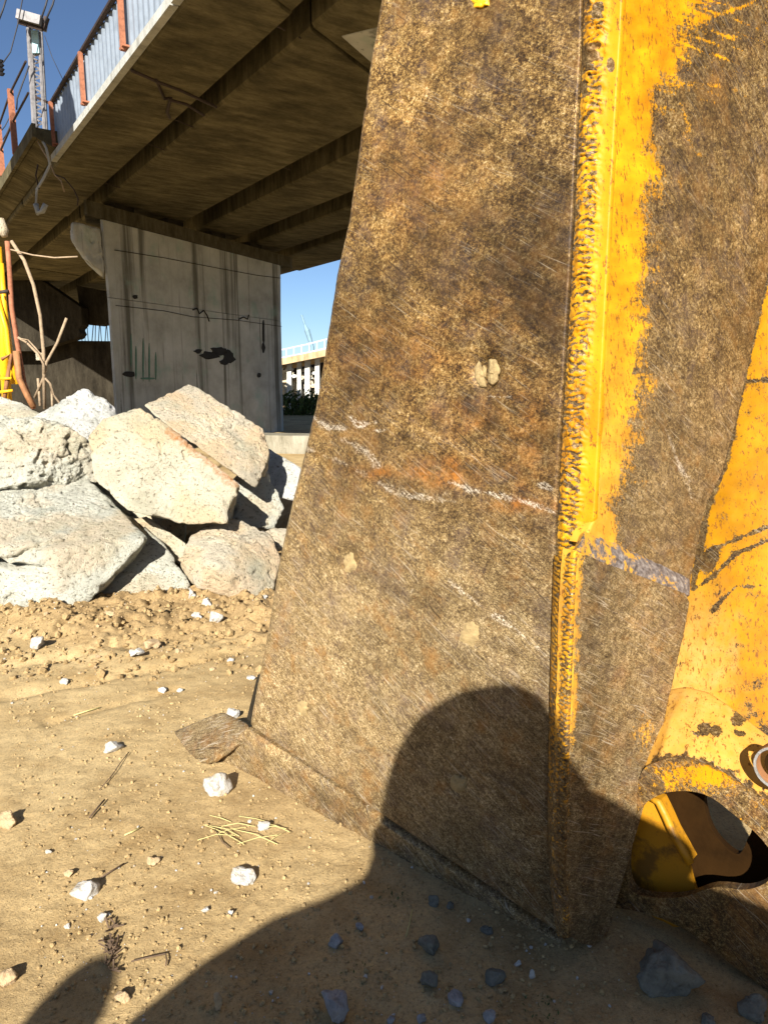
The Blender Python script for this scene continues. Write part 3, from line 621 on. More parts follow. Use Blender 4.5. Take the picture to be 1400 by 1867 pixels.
# ------------------------------------------------------------------ excavator bucket
bk = empty('excavator_bucket', 'big worn yellow excavator bucket standing on the soil, filling the right of the view', 'excavator bucket')
K0 = np.array([.452, 1.455, 0.]); K1 = onp(1137, -60, np.array([0, 1.60, 0]), np.array([0, 1., 0]))      # corner line, foot to top
kd = unit(K1 - K0)
A1 = atz(430, 1400, 0)
nA = unit(np.cross(kd, A1 - K0));
if nA[1] > 0: nA = -nA
bdir = unit([.80, .60, 0]); nB = unit(np.cross(kd, bdir))
if nB[1] > 0: nB = -nB
bk.location = (0, 0, 0)
def frame_for(n):
    e2 = unit(ZZ - n * (ZZ @ n)); e1 = np.cross(e2, n); return np.stack([e1, e2, n], 1)
def sheet(name, Lp, Rp, n, ns, nt, th=.03, disp=None, attrs=None, mat=BK, parent=bk, rim=.006, curve=None, warp=None, back=True):
    """lofted plate between two edge curves (world points), thickened away from its normal n"""
    Lc = resamp(Lp, nt); Rc = resamp(Rp, nt); s = np.linspace(0, 1, ns)
    G = Lc[:, None, :] * (1 - s[None, :, None]) + Rc[:, None, :] * s[None, :, None]
    if warp is not None: G = G + n * warp(s[None, :], np.linspace(0, 1, nt)[:, None])[..., None]
    px, py = proj(G)
    d = disp(px, py, G, s[None, :] + 0 * px) if disp else 0 * px
    a = attrs(px, py, G, s[None, :] + 0 * px) if attrs else {}
    # round the rim: pull the outermost rows back
    e = np.minimum(np.minimum(np.arange(ns)[None, :], np.arange(ns)[::-1][None, :]), np.minimum(np.arange(nt)[:, None], np.arange(nt)[::-1][:, None]))
    G = G + n * (d - rim * np.where(e == 0, 1, np.where(e == 1, .25, 0)))[..., None]
    V = G.reshape(-1, 3); I = np.arange(ns * nt).reshape(nt, ns)
    F = np.stack([I[:-1, :-1], I[:-1, 1:], I[1:, 1:], I[1:, :-1]], -1).reshape(-1, 4).tolist()
    loop = list(I[0, :]) + list(I[1:, -1]) + list(I[-1, -2::-1]) + list(I[-2:0:-1, 0]); m_ = len(loop)
    Bk = V[loop] - n * th; off = len(V); V = np.concatenate([V, Bk])
    F += [[int(loop[i]), off + i, off + (i + 1) % m_, int(loop[(i + 1) % m_])] for i in range(m_)]
    if back: F.append([off + i for i in range(m_)])
    at = {}
    for k_ in ('paint', 'rust', 'streak', 'scratch', 'dust', 'tone'):
        g = np.asarray(a.get(k_, np.zeros(px.shape) + (1. if k_ == 'tone' else 0.))) + 0 * px; g = g.ravel(); at[k_] = np.concatenate([g, g[loop]])
    fr_ = frame_for(n)
    nf = np.cross(V[F[0][1]] - V[F[0][0]], V[F[0][2]] - V[F[0][0]])
    if nf @ n < 0: F = [f[::-1] for f in F]
    return mesh(name, V, F, mat, parent, False, org=G[0, 0], frame=fr_, attrs=at)
def smooth_by_angle(o, ang=35):
    me = o.data; me.polygons.foreach_set('use_smooth', [True] * len(me.polygons))
    try: me.set_sharp_from_angle(angle=R(ang))
    except Exception: pass
def segd(px, py, pl):
    d = np.full(px.shape, 1e9)
    for (x0, y0), (x1, y1) in zip(pl[:-1], pl[1:]):
        dx, dy = x1 - x0, y1 - y0; t = np.clip(((px - x0) * dx + (py - y0) * dy) / (dx * dx + dy * dy), 0, 1)
        d = np.minimum(d, np.hypot(px - x0 - t * dx, py - y0 - t * dy))
    return d
def pxn(px, py, s, o=0., ax=1., ay=1., th=0.):
    c, s_ = math.cos(th), math.sin(th); x = px * c + py * s_; y = -px * s_ + py * c
    return np.stack([x / s * ax, y / s * ay, 0 * px + o], -1)
TH = R(30)      # the scratches run down to the right
A_left = [(452, 1322), (455, 1300), (470, 1225), (488, 1130), (505, 1020), (525, 930), (550, 830), (572, 740), (592, 620), (610, 500), (632, 400), (650, 270), (668, 130), (690, 0), (702, -80)]
A_right = [(1018, 1704), (1004, 1600), (1000, 1480), (1002, 1380), (1004, 1250), (1008, 1100), (1013, 950), (1021, 800), (1031, 620), (1043, 420), (1050, 250), (1058, 100), (1062, -80)]
def onA(x, y, off=0.): return onp(x, y, K0 + nA * off, nA)
def onB(x, y, off=0.): return onp(x, y, K0 + nB * off, nB)
holes = [(887, 678, 24, 34), (637, 1026, 14, 22), (857, 1156, 22, 24), (552, 1290, 12, 16), (835, 1430, 17, 20), (876, 4, 18, 14), (736, 182, 6, 8), (664, 190, 5, 9)]
def dispA(px, py, G, s):
    d = .0016 * fbm(pxn(px, py, 160), 3) + .0007 * fbm(pxn(px, py, 30, 5, .25, 2.2, TH), 3) + .0004 * fbm(pxn(px, py, 9, 8), 2)
    g = fbm(pxn(px, py, 22, 2, .12, 3.2, R(33)), 2); d -= .0016 * sstep(.55, .9, g) * sstep(600, 1000, py)
    for (x, y, rx, ry) in holes: d -= (.016 if rx > 20 and ry > 30 else .006) * np.exp(-(((px - x) / rx) ** 2 + ((py - y) / ry) ** 2) ** 2)
    for pl, w_, h_ in (([(712, 58), (745, 50), (788, 56)], 7, -.003), ([(570, 775), (640, 800), (690, 840)], 8, .0015), ([(640, 560), (700, 548), (740, 580), (760, 600)], 10, .0015), ([(590, 620), (640, 560)], 12, .0015), ([(830, 800), (900, 850), (960, 885), (1010, 905)], 12, -.002), ([(795, 1340), (870, 1400), (960, 1450)], 3, -.0012), ([(820, 1060), (900, 1120), (1000, 1180)], 4, -.0012)):
        d += h_ * np.exp(-(segd(px, py, pl) / w_) ** 2)
    d -= .008 * sstep(14, 0, segd(px, py, A_left)) ** 2
    return d
def attA(px, py, G, s):
    n1 = fbm(pxn(px, py, 28, 1), 4); n2 = fbm(pxn(px, py, 70, 4, .6, 1.4, TH), 4)
    st = np.zeros(px.shape)
    for pl, w_, a_ in (([(572, 762), (600, 780), (628, 782)], 10, 1.), ([(640, 762), (650, 775), (685, 770)], 7, 1.), ([(625, 800), (665, 822), (690, 850)], 12, .9), ([(560, 818), (640, 850), (690, 882), (760, 905), (830, 915)], 8, .8),
                       ([(690, 880), (720, 900), (790, 910)], 9, .9), ([(820, 880), (890, 900), (960, 915), (1010, 935)], 8, 1.), ([(985, 885), (1005, 892)], 7, 1.), ([(888, 722), (930, 724)], 5, 1.), ([(680, 785), (720, 783)], 4, .9), ([(760, 905), (900, 905), (1005, 960)], 14, .5),
                       ([(820, 1058), (880, 1110), (960, 1165), (1000, 1200)], 5, .9), ([(840, 1080), (930, 1135)], 3, .9), ([(742, 1290), (790, 1325), (850, 1370)], 4, .8), ([(870, 320), (820, 345)], 16, .5), ([(930, 300), (870, 330)], 14, .5), ([(595, 1405), (612, 1430)], 9, .5), ([(1038, 300), (1042, 380)], 6, .3)):
        st = np.maximum(st, a_ * np.exp(-((segd(px, py, pl) + 5 * n1) / w_) ** 2))
    rust = np.zeros(px.shape)
    for (x, y, rx, ry, a_) in ((810, 860, 70, 26, .8), (870, 760, 90, 40, .35), (760, 330, 90, 110, .25), (720, 640, 130, 60, .3), (960, 800, 50, 120, .35), (900, 560, 120, 60, .2), (690, 860, 40, 12, .8), (960, 920, 60, 14, .8)):
        rust = np.maximum(rust, a_ * np.exp(-(((px - x) / rx) ** 2 + ((py - y) / ry) ** 2)) * (1 + n1))
    edge = np.exp(-(segd(px, py, A_left) / 9) ** 2)
    st = np.maximum(st, edge * .35)  # thin pale line painted as a highlight down the left edge
    sc = np.clip(.10 + .78 * sstep(700, 1150, py - .25 * (px - 700) + 60 * n2), 0, 1)
    paint = -.2 + .25 * sstep(30, 0, np.abs(px - np.interp(py, [p[1] for p in A_right[::-1]], [p[0] for p in A_right[::-1]])))
    g_ = lambda x, y, rx, ry: np.exp(-(((px - x) / rx) ** 2 + ((py - y) / ry) ** 2))
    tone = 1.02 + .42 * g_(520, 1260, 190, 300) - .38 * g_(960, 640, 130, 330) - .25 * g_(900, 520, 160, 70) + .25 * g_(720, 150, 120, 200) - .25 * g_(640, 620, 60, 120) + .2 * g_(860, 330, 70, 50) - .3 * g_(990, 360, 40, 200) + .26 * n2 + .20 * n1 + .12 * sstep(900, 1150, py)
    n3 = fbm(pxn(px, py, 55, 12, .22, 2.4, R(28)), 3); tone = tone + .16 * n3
    return dict(streak=np.clip(st, 0, 1), rust=np.clip(rust, 0, 1), scratch=sc, paint=paint, tone=np.clip(tone, .35, 1.9))
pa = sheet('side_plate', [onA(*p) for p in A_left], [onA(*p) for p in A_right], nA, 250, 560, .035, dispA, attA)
smooth_by_angle(pa, 40)
# dirt packed in the bolt recesses
for i, (x, y, rx, ry) in enumerate(holes[:6]):
    if i == 0: continue
    n = 26; V = [onA(x, y, .002)]; F = []
    for ring, (rr, off) in enumerate(((.35, .0015), (.7, .0015), (1.0, -.005))):
        for k in range(n):
            a = 2 * math.pi * k / n; j = 1 + .5 * float(perlin(np.array([math.cos(a) * 1.9 + i * 3, math.sin(a) * 1.9, 1.1]))) + .08 * random.uniform(-1, 1)
            V.append(onA(x + rx * .9 * rr * j * math.cos(a), y + ry * .9 * rr * j * math.sin(a), off + random.uniform(-.002, .0015) * (ring < 2)))
    F += [[0, 1 + k, 1 + (k + 1) % n] for k in range(n)]
    for q in range(2): F += [[1 + q * n + k, 1 + (q + 1) * n + k, 1 + (q + 1) * n + (k + 1) % n, 1 + q * n + (k + 1) % n] for k in range(n)]
    o = mesh('packed_dirt_plug', V, F, DIRT if i != 5 else YEL, bk, True)
# caked mud in the big recess, two lumps with a deep gap between them
def mud(poly, t0, t1, seed): chunk('caked_mud', [onA(x, y, t0) for x, y in poly] + [onA(x * .8 + np.mean([p[0] for p in poly]) * .2, y * .8 + np.mean([p[1] for p in poly]) * .2, t1) for x, y in poly], DIRT, sub=4, amp=.006, k=18, seed=seed, parent=bk, freq=9)
mud([(890, 650), (906, 652), (914, 672), (910, 696), (896, 710), (888, 696), (892, 672)], -.018, .001, 61)
mud([(864, 668), (873, 652), (879, 670), (880, 694), (889, 709), (874, 708), (866, 692)], -.018, -.001, 62)
mud([(880, 664), (887, 668), (886, 690), (881, 688)], -.02, -.010, 63)

# painted corner strip with the weld bead running down its left side
crest = [(1028, 1700), (1030, 1600), (1034, 1450), (1038, 1300), (1044, 1150), (1050, 1030), (1066, 985), (1084, 945), (1092, 800), (1102, 600), (1112, 400), (1123, 200), (1132, 60), (1138, -80)]
def cx_at(y): return np.interp(y, [p[1] for p in crest[::-1]], [p[0] for p in crest[::-1]])
ar = lambda y: np.interp(y, [p[1] for p in A_right[::-1]], [p[0] for p in A_right[::-1]])
def dispS(px, py, G, s):
    z = G[..., 2]; wv = (px - ar(py)) / 40.0            # 0 at the left toe of the bead
    n1 = fbm(pxn(px, py, 14, 3), 3)
    bw = np.exp(-((wv - .62) / .55) ** 4)
    rip = np.abs(np.sin(z * math.pi / .015 + 2.4 * (wv - .5) ** 2 + 3.2 * perlin(pxn(px, py, 46, 7)) + 1.5 * perlin(pxn(px, py, 17, 3)))) ** .7 * (.55 + .6 * perlin(pxn(px, py, 30, 41)))
    rise = sstep(-.05, .45, wv)
    d = -.010 + .010 * rise + bw * (.0025 + .0065 * rip + .0035 * n1)
    d += .0006 * fbm(pxn(px, py, 25, 1), 3)
    return d
def attS(px, py, G, s):
    wv = (px - ar(py)) / 40.0; z = G[..., 2]; rip = np.abs(np.sin(z * math.pi / .015 + 2.4 * (wv - .5) ** 2 + 3.2 * perlin(pxn(px, py, 46, 7)) + 1.5 * perlin(pxn(px, py, 17, 3)))); n1 = fbm(pxn(px, py, 9, 9, .8, 1.6), 4); n2 = fbm(pxn(px, py, 45, 2), 3)
    p = .60 + .10 * sstep(.85, 1.4, wv) + (.16 * n1 - .16 * (1 - rip) - .03) * (wv < 1.05)
    p -= .3 * sstep(.12, -.1, wv) + .045 * sstep(990, 1060, py) + .03 * sstep(1100, 1300, py) + .13 * sstep(1330, 1560, py) + .10 * sstep(.9, .3, wv) * n2
    for (x, y, rx, ry) in ((1113, 118, 6, 12), (1073, 100, 12, 14), (1090, 20, 6, 10), (1064, 160, 6, 10)): p -= .8 * np.exp(-(((px - x) / rx) ** 2 + ((py - y) / ry) ** 2))
    return dict(paint=p, scratch=0 * p + .3, dust=.18 * sstep(.3, .1, s) + 0 * p)
sp = sheet('corner_strip', [onA(x - 3, y, .010) for x, y in A_right], [onA(x, y, .010) for x, y in crest], nA, 44, 900, .014, dispS, attS)
smooth_by_angle(sp, 55)

# right hand face of the corner
B_right = [(1258, 1070), (1278, 960), (1292, 915), (1318, 860), (1345, 760), (1375, 620), (1405, 480), (1450, 300), (1500, 60), (1520, -80)]
crestB = [(1062, 990), (1084, 945), (1092, 800), (1102, 600), (1112, 400), (1123, 200), (1132, 60), (1138, -80)]
def edgeA(x, y): return onA(x, y, .010)
def dispB(px, py, G, s):
    d = .002 * fbm(pxn(px, py, 120, 11), 3) + .0008 * fbm(pxn(px, py, 20, 4, .5, 1.5, R(35)), 3)
    for pl, w_, h_ in (([(1218, 785), (1240, 840), (1262, 880)], 8, -.004), ([(1240, 860), (1262, 905)], 6, -.003), ([(1205, 235), (1232, 250)], 14, -.006)): d += h_ * np.exp(-(segd(px, py, pl) / w_) ** 2)
    return d
def attB(px, py, G, s):
    dx = px - cx_at(py); n1 = fbm(pxn(px, py, 34, 6, 1, 1.3), 4); n2 = fbm(pxn(px, py, 90, 3), 4); n3 = fbm(pxn(px, py, 16, 8, .22, 2.4, R(20)), 3)
    wd = 68 - .035 * py + 30 * n2
    p = .665 - .29 * sstep(-60, 80, dx - wd + 14 * n1) + .12 * sstep(.1, .8, n3) * sstep(330, 60, py)
    p += .09 * np.exp(-(((px - 1240) / 100) ** 2 + ((py - 40) / 110) ** 2))
    for pl in ([(1260, 150), (1350, 165)], [(1240, 190), (1262, 250)], [(1335, 20), (1400, -10)], [(1262, 40), (1360, 10)], [(1245, 240), (1275, 285)]): p = p + .085 * np.exp(-((segd(px, py, pl) + 3 * n1) / 5) ** 2)
    p -= .35 * np.exp(-(((px - 1222) / 16) ** 2 + ((py - 240) / 18) ** 2))
    st = .9 * np.exp(-((segd(px, py, [(1215, 782), (1235, 835), (1262, 878)]) + 3 * n1) / 6) ** 2) + .8 * np.exp(-((segd(px, py, [(1238, 850), (1265, 905)]) + 3 * n1) / 5) ** 2) + .6 * np.exp(-(segd(px, py, [(1255, 780), (1265, 800)]) / 10) ** 2)
    st += .45 * np.exp(-(((px - 1290) / 22) ** 2 + ((py - 130) / 12) ** 2))
    return dict(paint=p, streak=np.clip(st, 0, 1), scratch=np.clip(.2 + .5 * sstep(450, 900, py), 0, 1), rust=.25 * sstep(0, .6, n2) * sstep(400, 0, py), dust=.25 * sstep(500, 900, py), tone=np.clip(1.1 + .25 * n1 + .2 * n2, .4, 2))
Bl = [edgeA(*p) for p in crestB]
# the plate plane passes through the strip's crest
pB0 = np.mean(Bl, 0); nB2 = unit(np.cross(Bl[-1] - Bl[1], bdir));
if nB2[1] > 0: nB2 = -nB2
def onB(x, y, off=0.): return onp(x, y, pB0 + nB2 * off, nB2)
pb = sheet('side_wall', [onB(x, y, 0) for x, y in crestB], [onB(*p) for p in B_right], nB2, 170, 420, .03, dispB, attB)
smooth_by_angle(pb, 40)

# wear plate lapped over the lower corner, thick enough to show its top face
C_left = [(1062, 1722), (1040, 1708), (1030, 1600), (1034, 1450), (1038, 1300), (1044, 1150), (1048, 1040), (1052, 1004)]
C_right = [(1078, 1726), (1108, 1705), (1140, 1600), (1170, 1495), (1200, 1385), (1225, 1270), (1252, 1150), (1262, 1100), (1254, 1083)]
CO = .030
def dispC(px, py, G, s): return .002 * fbm(pxn(px, py, 90, 15), 3) + .0011 * fbm(pxn(px, py, 16, 4, .4, 1.6, R(38)), 3) - .006 * sstep(.04, 0, 1 - s)
def attC(px, py, G, s):
    dx = px - cx_at(py); n1 = fbm(pxn(px, py, 22, 6), 4); n2 = fbm(pxn(px, py, 60, 3), 4)
    p = .575 - .26 * sstep(-4, 34, dx + 8 * n1) - .10 * sstep(1280, 1420, py)
    p += .22 * np.exp(-(((px - 1180) / 50) ** 2 + ((py - 1350) / 60) ** 2)) + .2 * np.exp(-(((px - 1140) / 40) ** 2 + ((py - 1530) / 50) ** 2))
    st = .9 * np.exp(-(segd(px, py, [(1092, 1098), (1135, 1126)]) / 3.5) ** 2) + .12 * sstep(.0, .9, n1) + .5 * np.exp(-((segd(px, py, C_right[::-1]) - 14) / 9) ** 2) * (.4 + .6 * sstep(1250, 1080, py)) * (.6 + .8 * n1)  # rim term paints a pale bevel highlight along the right edge
    st += .3 * np.exp(-(((px - 1150) / 60) ** 2 + ((py - 1440) / 60) ** 2))
    return dict(paint=p, streak=np.clip(st, 0, 1), scratch=.85 + 0 * p, rust=.2 * sstep(.1, .7, n2), dust=.3 + 0 * p, tone=np.clip(1.0 + .3 * n1 + .35 * np.exp(-(((px - 1180) / 60) ** 2 + ((py - 1180) / 160) ** 2)) + .35 * np.exp(-(((px - 1150) / 60) ** 2 + ((py - 1470) / 90) ** 2)) - .22 * np.exp(-((dx - 42) / 22) ** 2), .4, 2))
def onC(x, y): return onB(x, y, CO)
Lc_ = [onC(*p) for p in C_left]; Rc_ = [onC(*p) for p in C_right]
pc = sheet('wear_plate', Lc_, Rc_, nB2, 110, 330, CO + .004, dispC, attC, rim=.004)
smooth_by_angle(pc, 40)
def dispK(px, py, G, s):
    z = G[..., 2]; n1 = fbm(pxn(px, py, 12, 3), 3)
    rip = np.abs(np.sin(z * math.pi / .012 + 2.0 * (s - .5) ** 2 + 3.0 * perlin(pxn(px, py, 40, 7)) + 1.5 * perlin(pxn(px, py, 15, 3)))) ** .7
    return .004 + np.sin(np.clip(s, 0, 1) * math.pi) ** .6 * (.016 + .005 * rip + .003 * n1)
def attK(px, py, G, s):
    z = G[..., 2]; n1 = fbm(pxn(px, py, 8, 9, .8, 1.6), 4)
    rip = np.abs(np.sin(z * math.pi / .012 + 2.0 * (s - .5) ** 2 + 3.0 * perlin(pxn(px, py, 40, 7)) + 1.5 * perlin(pxn(px, py, 15, 3))))
    return dict(paint=.57 + .15 * n1 - .15 * (1 - rip) - .04 * sstep(1100, 1300, py) - .12 * sstep(1330, 1560, py), scratch=.3 + 0 * px, dust=.1 + 0 * px)
kb = sheet('weld_bead', [onA(x, y, .008) for x, y in ((1016, 1690), (1004, 1600), (1000, 1480), (1002, 1380), (1004, 1250), (1008, 1100), (1011, 1012))], [onB(x, y, CO + .002) for x, y in C_left[1:]], nA, 34, 620, .006, dispK, attK, rim=.002)
smooth_by_angle(kb, 55)
bt = resamp([onB(*p) for p in ((1066, 968), (1120, 990), (1190, 1022), (1256, 1054))], 120); bb = resamp([onC(*p) for p in ((1050, 1004), (1110, 1030), (1190, 1058), (1256, 1086))], 120)
def attW(px, py, G, s):
    n1 = fbm(pxn(px, py, 13, 3), 4); n2 = fbm(pxn(px, py, 20, 8), 2)
    return dict(paint=.60 - .20 * sstep(1070, 1200, px) - .22 * sstep(.1, .35, n2) * (px > 1085), streak=.35 * sstep(1150, 1230, px) + .1 + 0 * px, scratch=.1 + 0 * px, tone=1.25 + .4 * n1, dust=.4 + 0 * px)
WG = NT('chipped_weld_band', .6, .1, .2)
WG.col(WG.mix(WG.ramp(WG.math('ADD', WG.math('MULTIPLY', WG.noise(30, 6, .8), .6), WG.math('MULTIPLY', WG.attr('paint'), .4)), [(.50, 0), (.535, 1)]), WG.ramp(WG.noise(60, 6, .8), [(.35, (.05, .038, .03)), (.5, (.15, .125, .115)), (.65, (.34, .30, .26))]), (.48, .25, .03)))
WG.bump(WG.noise(80, 5, .7), .6, .004); WG = WG.m
wb = sheet('top_weld', bt, bb, unit(nB2 + ZZ * .9), 24, 120, .02, lambda px, py, G, s: .004 * np.sin(s * math.pi) + .0022 * fbm(pxn(px, py, 14, 5), 3), attW, mat=WG, rim=.001); smooth_by_angle(wb, 60)

# cutting edge lip along the foot of the side plate
lip_top = [(1062, 1744), (1040, 1733), (1010, 1711), (900, 1634), (800, 1566), (700, 1498), (600, 1431), (520, 1377), (446, 1330)]
lip_bot = [(1052, 1750), (1030, 1748), (995, 1740), (920, 1705), (800, 1628), (700, 1572), (600, 1500), (520, 1460), (480, 1446), (440, 1432), (405, 1410), (385, 1382)]
def onL(x, y, off=-.001): return onp(x, y, K0 + nA * off, nA)
def dispL(px, py, G, s): return .0018 * fbm(pxn(px, py, 60, 21), 3) + .001 * fbm(pxn(px, py, 16, 2, .3, 2, R(35)), 3) - .010 * sstep(.10, 0, s) - .012 * sstep(.12, 0, 1 - s)
def attL(px, py, G, s):
    n1 = fbm(pxn(px, py, 26, 6), 4); return dict(paint=-.2 + 0 * s, tone=1.25 + .35 * n1 + .3 * sstep(.3, .0, s) - .3 * np.exp(-((px - 620) / 70) ** 2), streak=.1 * sstep(.1, .6, n1) + .2 * sstep(.15, 0, s), scratch=.8 + 0 * s, rust=.06 * sstep(0, .6, fbm(pxn(px, py, 60, 9), 3)))
lt = resamp([onL(*p) for p in lip_top], 300); lb = resamp([onL(*p) for p in lip_bot], 300)
pl_ = sheet('cutting_edge', lt, lb, nA, 26, 300, .05, dispL, attL, rim=.004); smooth_by_angle(pl_, 40)
# plug behind the seam so that no daylight shows through
m = MB(); s0 = [onA(x, y, -.05) for x, y in ((450, 1310), (1030, 1725), (1030, 1600), (470, 1230))]; m.prism(s0, [p - nA * .02 for p in s0]); m.build('backing_bar', DARKC, bk)
# front tooth
def ap(x, y, Y): return aty(x, y, Y)
tp = [ap(276, 1366, 2.54), ap(284, 1346, 2.57), ap(345, 1322, 2.50), ap(402, 1296, 2.42), ap(412, 1305, 2.42), ap(455, 1320, 2.26), ap(390, 1395, 2.25), ap(340, 1400, 2.34), ap(296, 1388, 2.44), ap(460, 1345, 2.22), ap(400, 1325, 2.55), ap(455, 1330, 2.55)]
tooth = chunk('tooth', tp, BK, sub=5, amp=.0015, k=22, seed=20, parent=bk)
me = tooth.data
for k_, v_ in (('scratch', .95), ('streak', .1), ('paint', -.3), ('dust', 0), ('tone', 1.2)):
    at = me.attributes.new(k_, 'FLOAT', 'POINT'); at.data.foreach_set('value', np.full(len(me.vertices), v_, np.float32))

# yellow shell to the right of the corner, flaring out over the lug
E0 = atz(1135, 1655, .03); E1 = atz(1400, 1812, .0); eh = unit((E1 - E0) * [1, 1, 0]); nE = unit(np.cross(eh, unit(kd * [1, 1, 1])))
if nE[1] > 0: nE = -nE
def onE(x, y, off=0.): return onp(x, y, E0 + nE * off, nE)
DS = -.16
nD = unit(np.cross(onB(1405, 480) - onB(1258, 1070), eh))
if nD[1] > 0: nD = -nD
def onD(x, y, off=0.): return onp(x, y, onB(1258, 1070) - nD * .05 + nD * off, nD)
D_left = [(1180, 1330), (1200, 1250), (1215, 1150), (1225, 1050), (1240, 900), (1270, 700), (1300, 500), (1340, 200)]
D_right = [(1560, 1400), (1560, 1300), (1560, 1150), (1560, 1050), (1560, 900), (1560, 700), (1560, 500), (1560, 200)]
def attD(px, py, G, s):
    n1 = fbm(pxn(px, py, 30, 6), 4); n2 = fbm(pxn(px, py, 12, 9, .8, 1.6, R(-25)), 3)
    p = .585 + .07 * n1 - .05 * sstep(1180, 1300, py) * sstep(1300, 1400, px)
    for pl in ([(1300, 730), (1345, 695), (1400, 692)], [(1262, 1075), (1300, 1050), (1340, 1010), (1400, 985)], [(1300, 1110), (1340, 1070), (1400, 1068)], [(1265, 1045), (1300, 1000), (1400, 960)]): p = p - .20 * np.exp(-((segd(px, py, pl) + 2 * n1) / 3.2) ** 2)
    for (x, y, rx, ry) in ((1290, 1030, 12, 14), (1300, 1010, 8, 10)): p -= .5 * np.exp(-(((px - x) / rx) ** 2 + ((py - y) / ry) ** 2))
    p -= .25 * np.exp(-(segd(px, py, [(1262, 1070), (1290, 920), (1320, 850), (1400, 480)]) / 6) ** 2)
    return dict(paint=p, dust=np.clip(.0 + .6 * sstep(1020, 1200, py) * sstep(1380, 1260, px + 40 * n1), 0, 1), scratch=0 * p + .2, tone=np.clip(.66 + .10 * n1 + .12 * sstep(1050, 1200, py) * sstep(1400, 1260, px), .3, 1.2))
def warpD(s, t): return .025 * np.sin(np.clip(s, 0, 1) * math.pi) - .03 + 0 * t + 0 * s
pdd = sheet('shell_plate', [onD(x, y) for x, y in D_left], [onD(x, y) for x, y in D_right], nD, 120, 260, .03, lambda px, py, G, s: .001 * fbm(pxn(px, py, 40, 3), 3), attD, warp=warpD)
smooth_by_angle(pdd, 50)
# flare: from the shell's foot out to the lug's top
fl = []; top = [(1180, 1275), (1215, 1258), (1250, 1252), (1290, 1262), (1330, 1288), (1365, 1315), (1400, 1342), (1560, 1440)]
bot = [(1160, 1440), (1200, 1388), (1250, 1385), (1300, 1402), (1350, 1432), (1410, 1470), (1560, 1570)]
Tt = resamp([onD(x, y, .004) for x, y in top], 90); Bb = resamp([onE(x, y, -.004) for x, y in bot], 90)
def attF(px, py, G, s):
    n1 = fbm(pxn(px, py, 14, 2), 4); p = .70 + .04 * n1
    for (x, y, rx, ry) in ((1290, 1335, 30, 14), (1345, 1315, 14, 12), (1350, 1300, 16, 8), (1350, 1340, 12, 6)): p -= .42 * np.exp(-(((px - x) / rx) ** 2 + ((py - y) / ry) ** 2)) * (1 + n1)
    p -= .3 * sstep(24, 0, segd(px, py, bot) + 8 * n1)
    return dict(paint=p, dust=.55 + 0 * p, scratch=.2 + 0 * p, tone=.85 + .1 * n1)
nF = unit(nE * .7 + ZZ * .7)
ff = sheet('flared_web', Tt, Bb, nF, 60, 90, .02, lambda px, py, G, s: .012 * np.sin(s * math.pi) + .0008 * fbm(pxn(px, py, 20, 3), 3), attF, rim=.001); smooth_by_angle(ff, 60)
# lug plate with the big opening
outer = bot[:-1] + [(1560, 1570), (1560, 1910), (1470, 1850), (1400, 1806), (1340, 1768), (1290, 1722), (1250, 1692), (1210, 1674), (1165, 1662), (1120, 1655), (1110, 1560)]
hole = [(1148, 1640), (1140, 1560), (1148, 1505), (1166, 1470), (1195, 1450), (1240, 1442), (1285, 1447), (1330, 1480), (1372, 1515), (1425, 1570), (1440, 1620), (1400, 1640), (1370, 1625), (1320, 1640), (1270, 1655), (1225, 1630), (1190, 1640)]
def smooth_loop(P, n=5):
    out = []; m_ = len(P); P = [np.array(p, float) for p in P]
    for i in range(m_):
        a, b, c, d = P[i - 1], P[i], P[(i + 1) % m_], P[(i + 2) % m_]
        for k in range(n):
            t = k / n; out.append(tuple(.5 * ((2 * b) + (c - a) * t + (2 * a - 5 * b + 4 * c - d) * t * t + (3 * b - a - 3 * c + d) * t ** 3)))
    return out
def plate_hole(name, outer, hole, n, fn, th, mat, parent):
    bm = bmesh.new(); 
    def dens(P):
        out = []
        for a, b in zip(P, P[1:] + P[:1]):
            k = max(1, int(math.hypot(a[0] - b[0], a[1] - b[1]) / 9))
            out += [(a[0] + (b[0] - a[0]) * i / k, a[1] + (b[1] - a[1]) * i / k) for i in range(k)]
        return out
    es = []
    for P in (dens(outer), dens(hole)):
        vs = [bm.verts.new(fn(x, y)) for x, y in P]; es += [bm.edges.new((vs[i], vs[(i + 1) % len(vs)])) for i in range(len(vs))]
    bmesh.ops.triangle_fill(bm, use_beauty=True, use_dissolve=False, edges=es, normal=Vector(n))
    bm.normal_update()
    for f in bm.faces:
        if f.normal.dot(Vector(n)) < 0: f.normal_flip()
    for _ in range(2): bmesh.ops.subdivide_edges(bm, edges=[e for e in bm.edges if e.calc_length() > .03], cuts=1, use_grid_fill=False); bmesh.ops.triangulate(bm, faces=bm.faces)
    r_ = bmesh.ops.extrude_face_region(bm, geom=list(bm.faces)); vs = [g for g in r_['geom'] if isinstance(g, bmesh.types.BMVert)]
    bmesh.ops.translate(bm, verts=vs, vec=Vector(-n * th)); bmesh.ops.recalc_face_normals(bm, faces=bm.faces)
    bm.verts.index_update(); V = np.array([v.co[:] for v in bm.verts]); F = [[v.index for v in f.verts] for f in bm.faces]; bm.free()
    px, py = proj(V); n1 = fbm(pxn(px, py, 22, 4), 4)
    p = .43 + .03 * n1 + .14 * np.exp(-(((px - 1270) / 70) ** 2 + ((py - 1415) / 22) ** 2)) - .12 * sstep(1550, 1700, py)
    at = dict(paint=p, tone=1 + 0 * p, scratch=0 * p + .3, streak=0 * p, rust=.4 * sstep(0, .6, n1), dust=0 * p)
    return mesh(name, V, F, mat, parent, False, frame=frame_for(n), attrs=at)
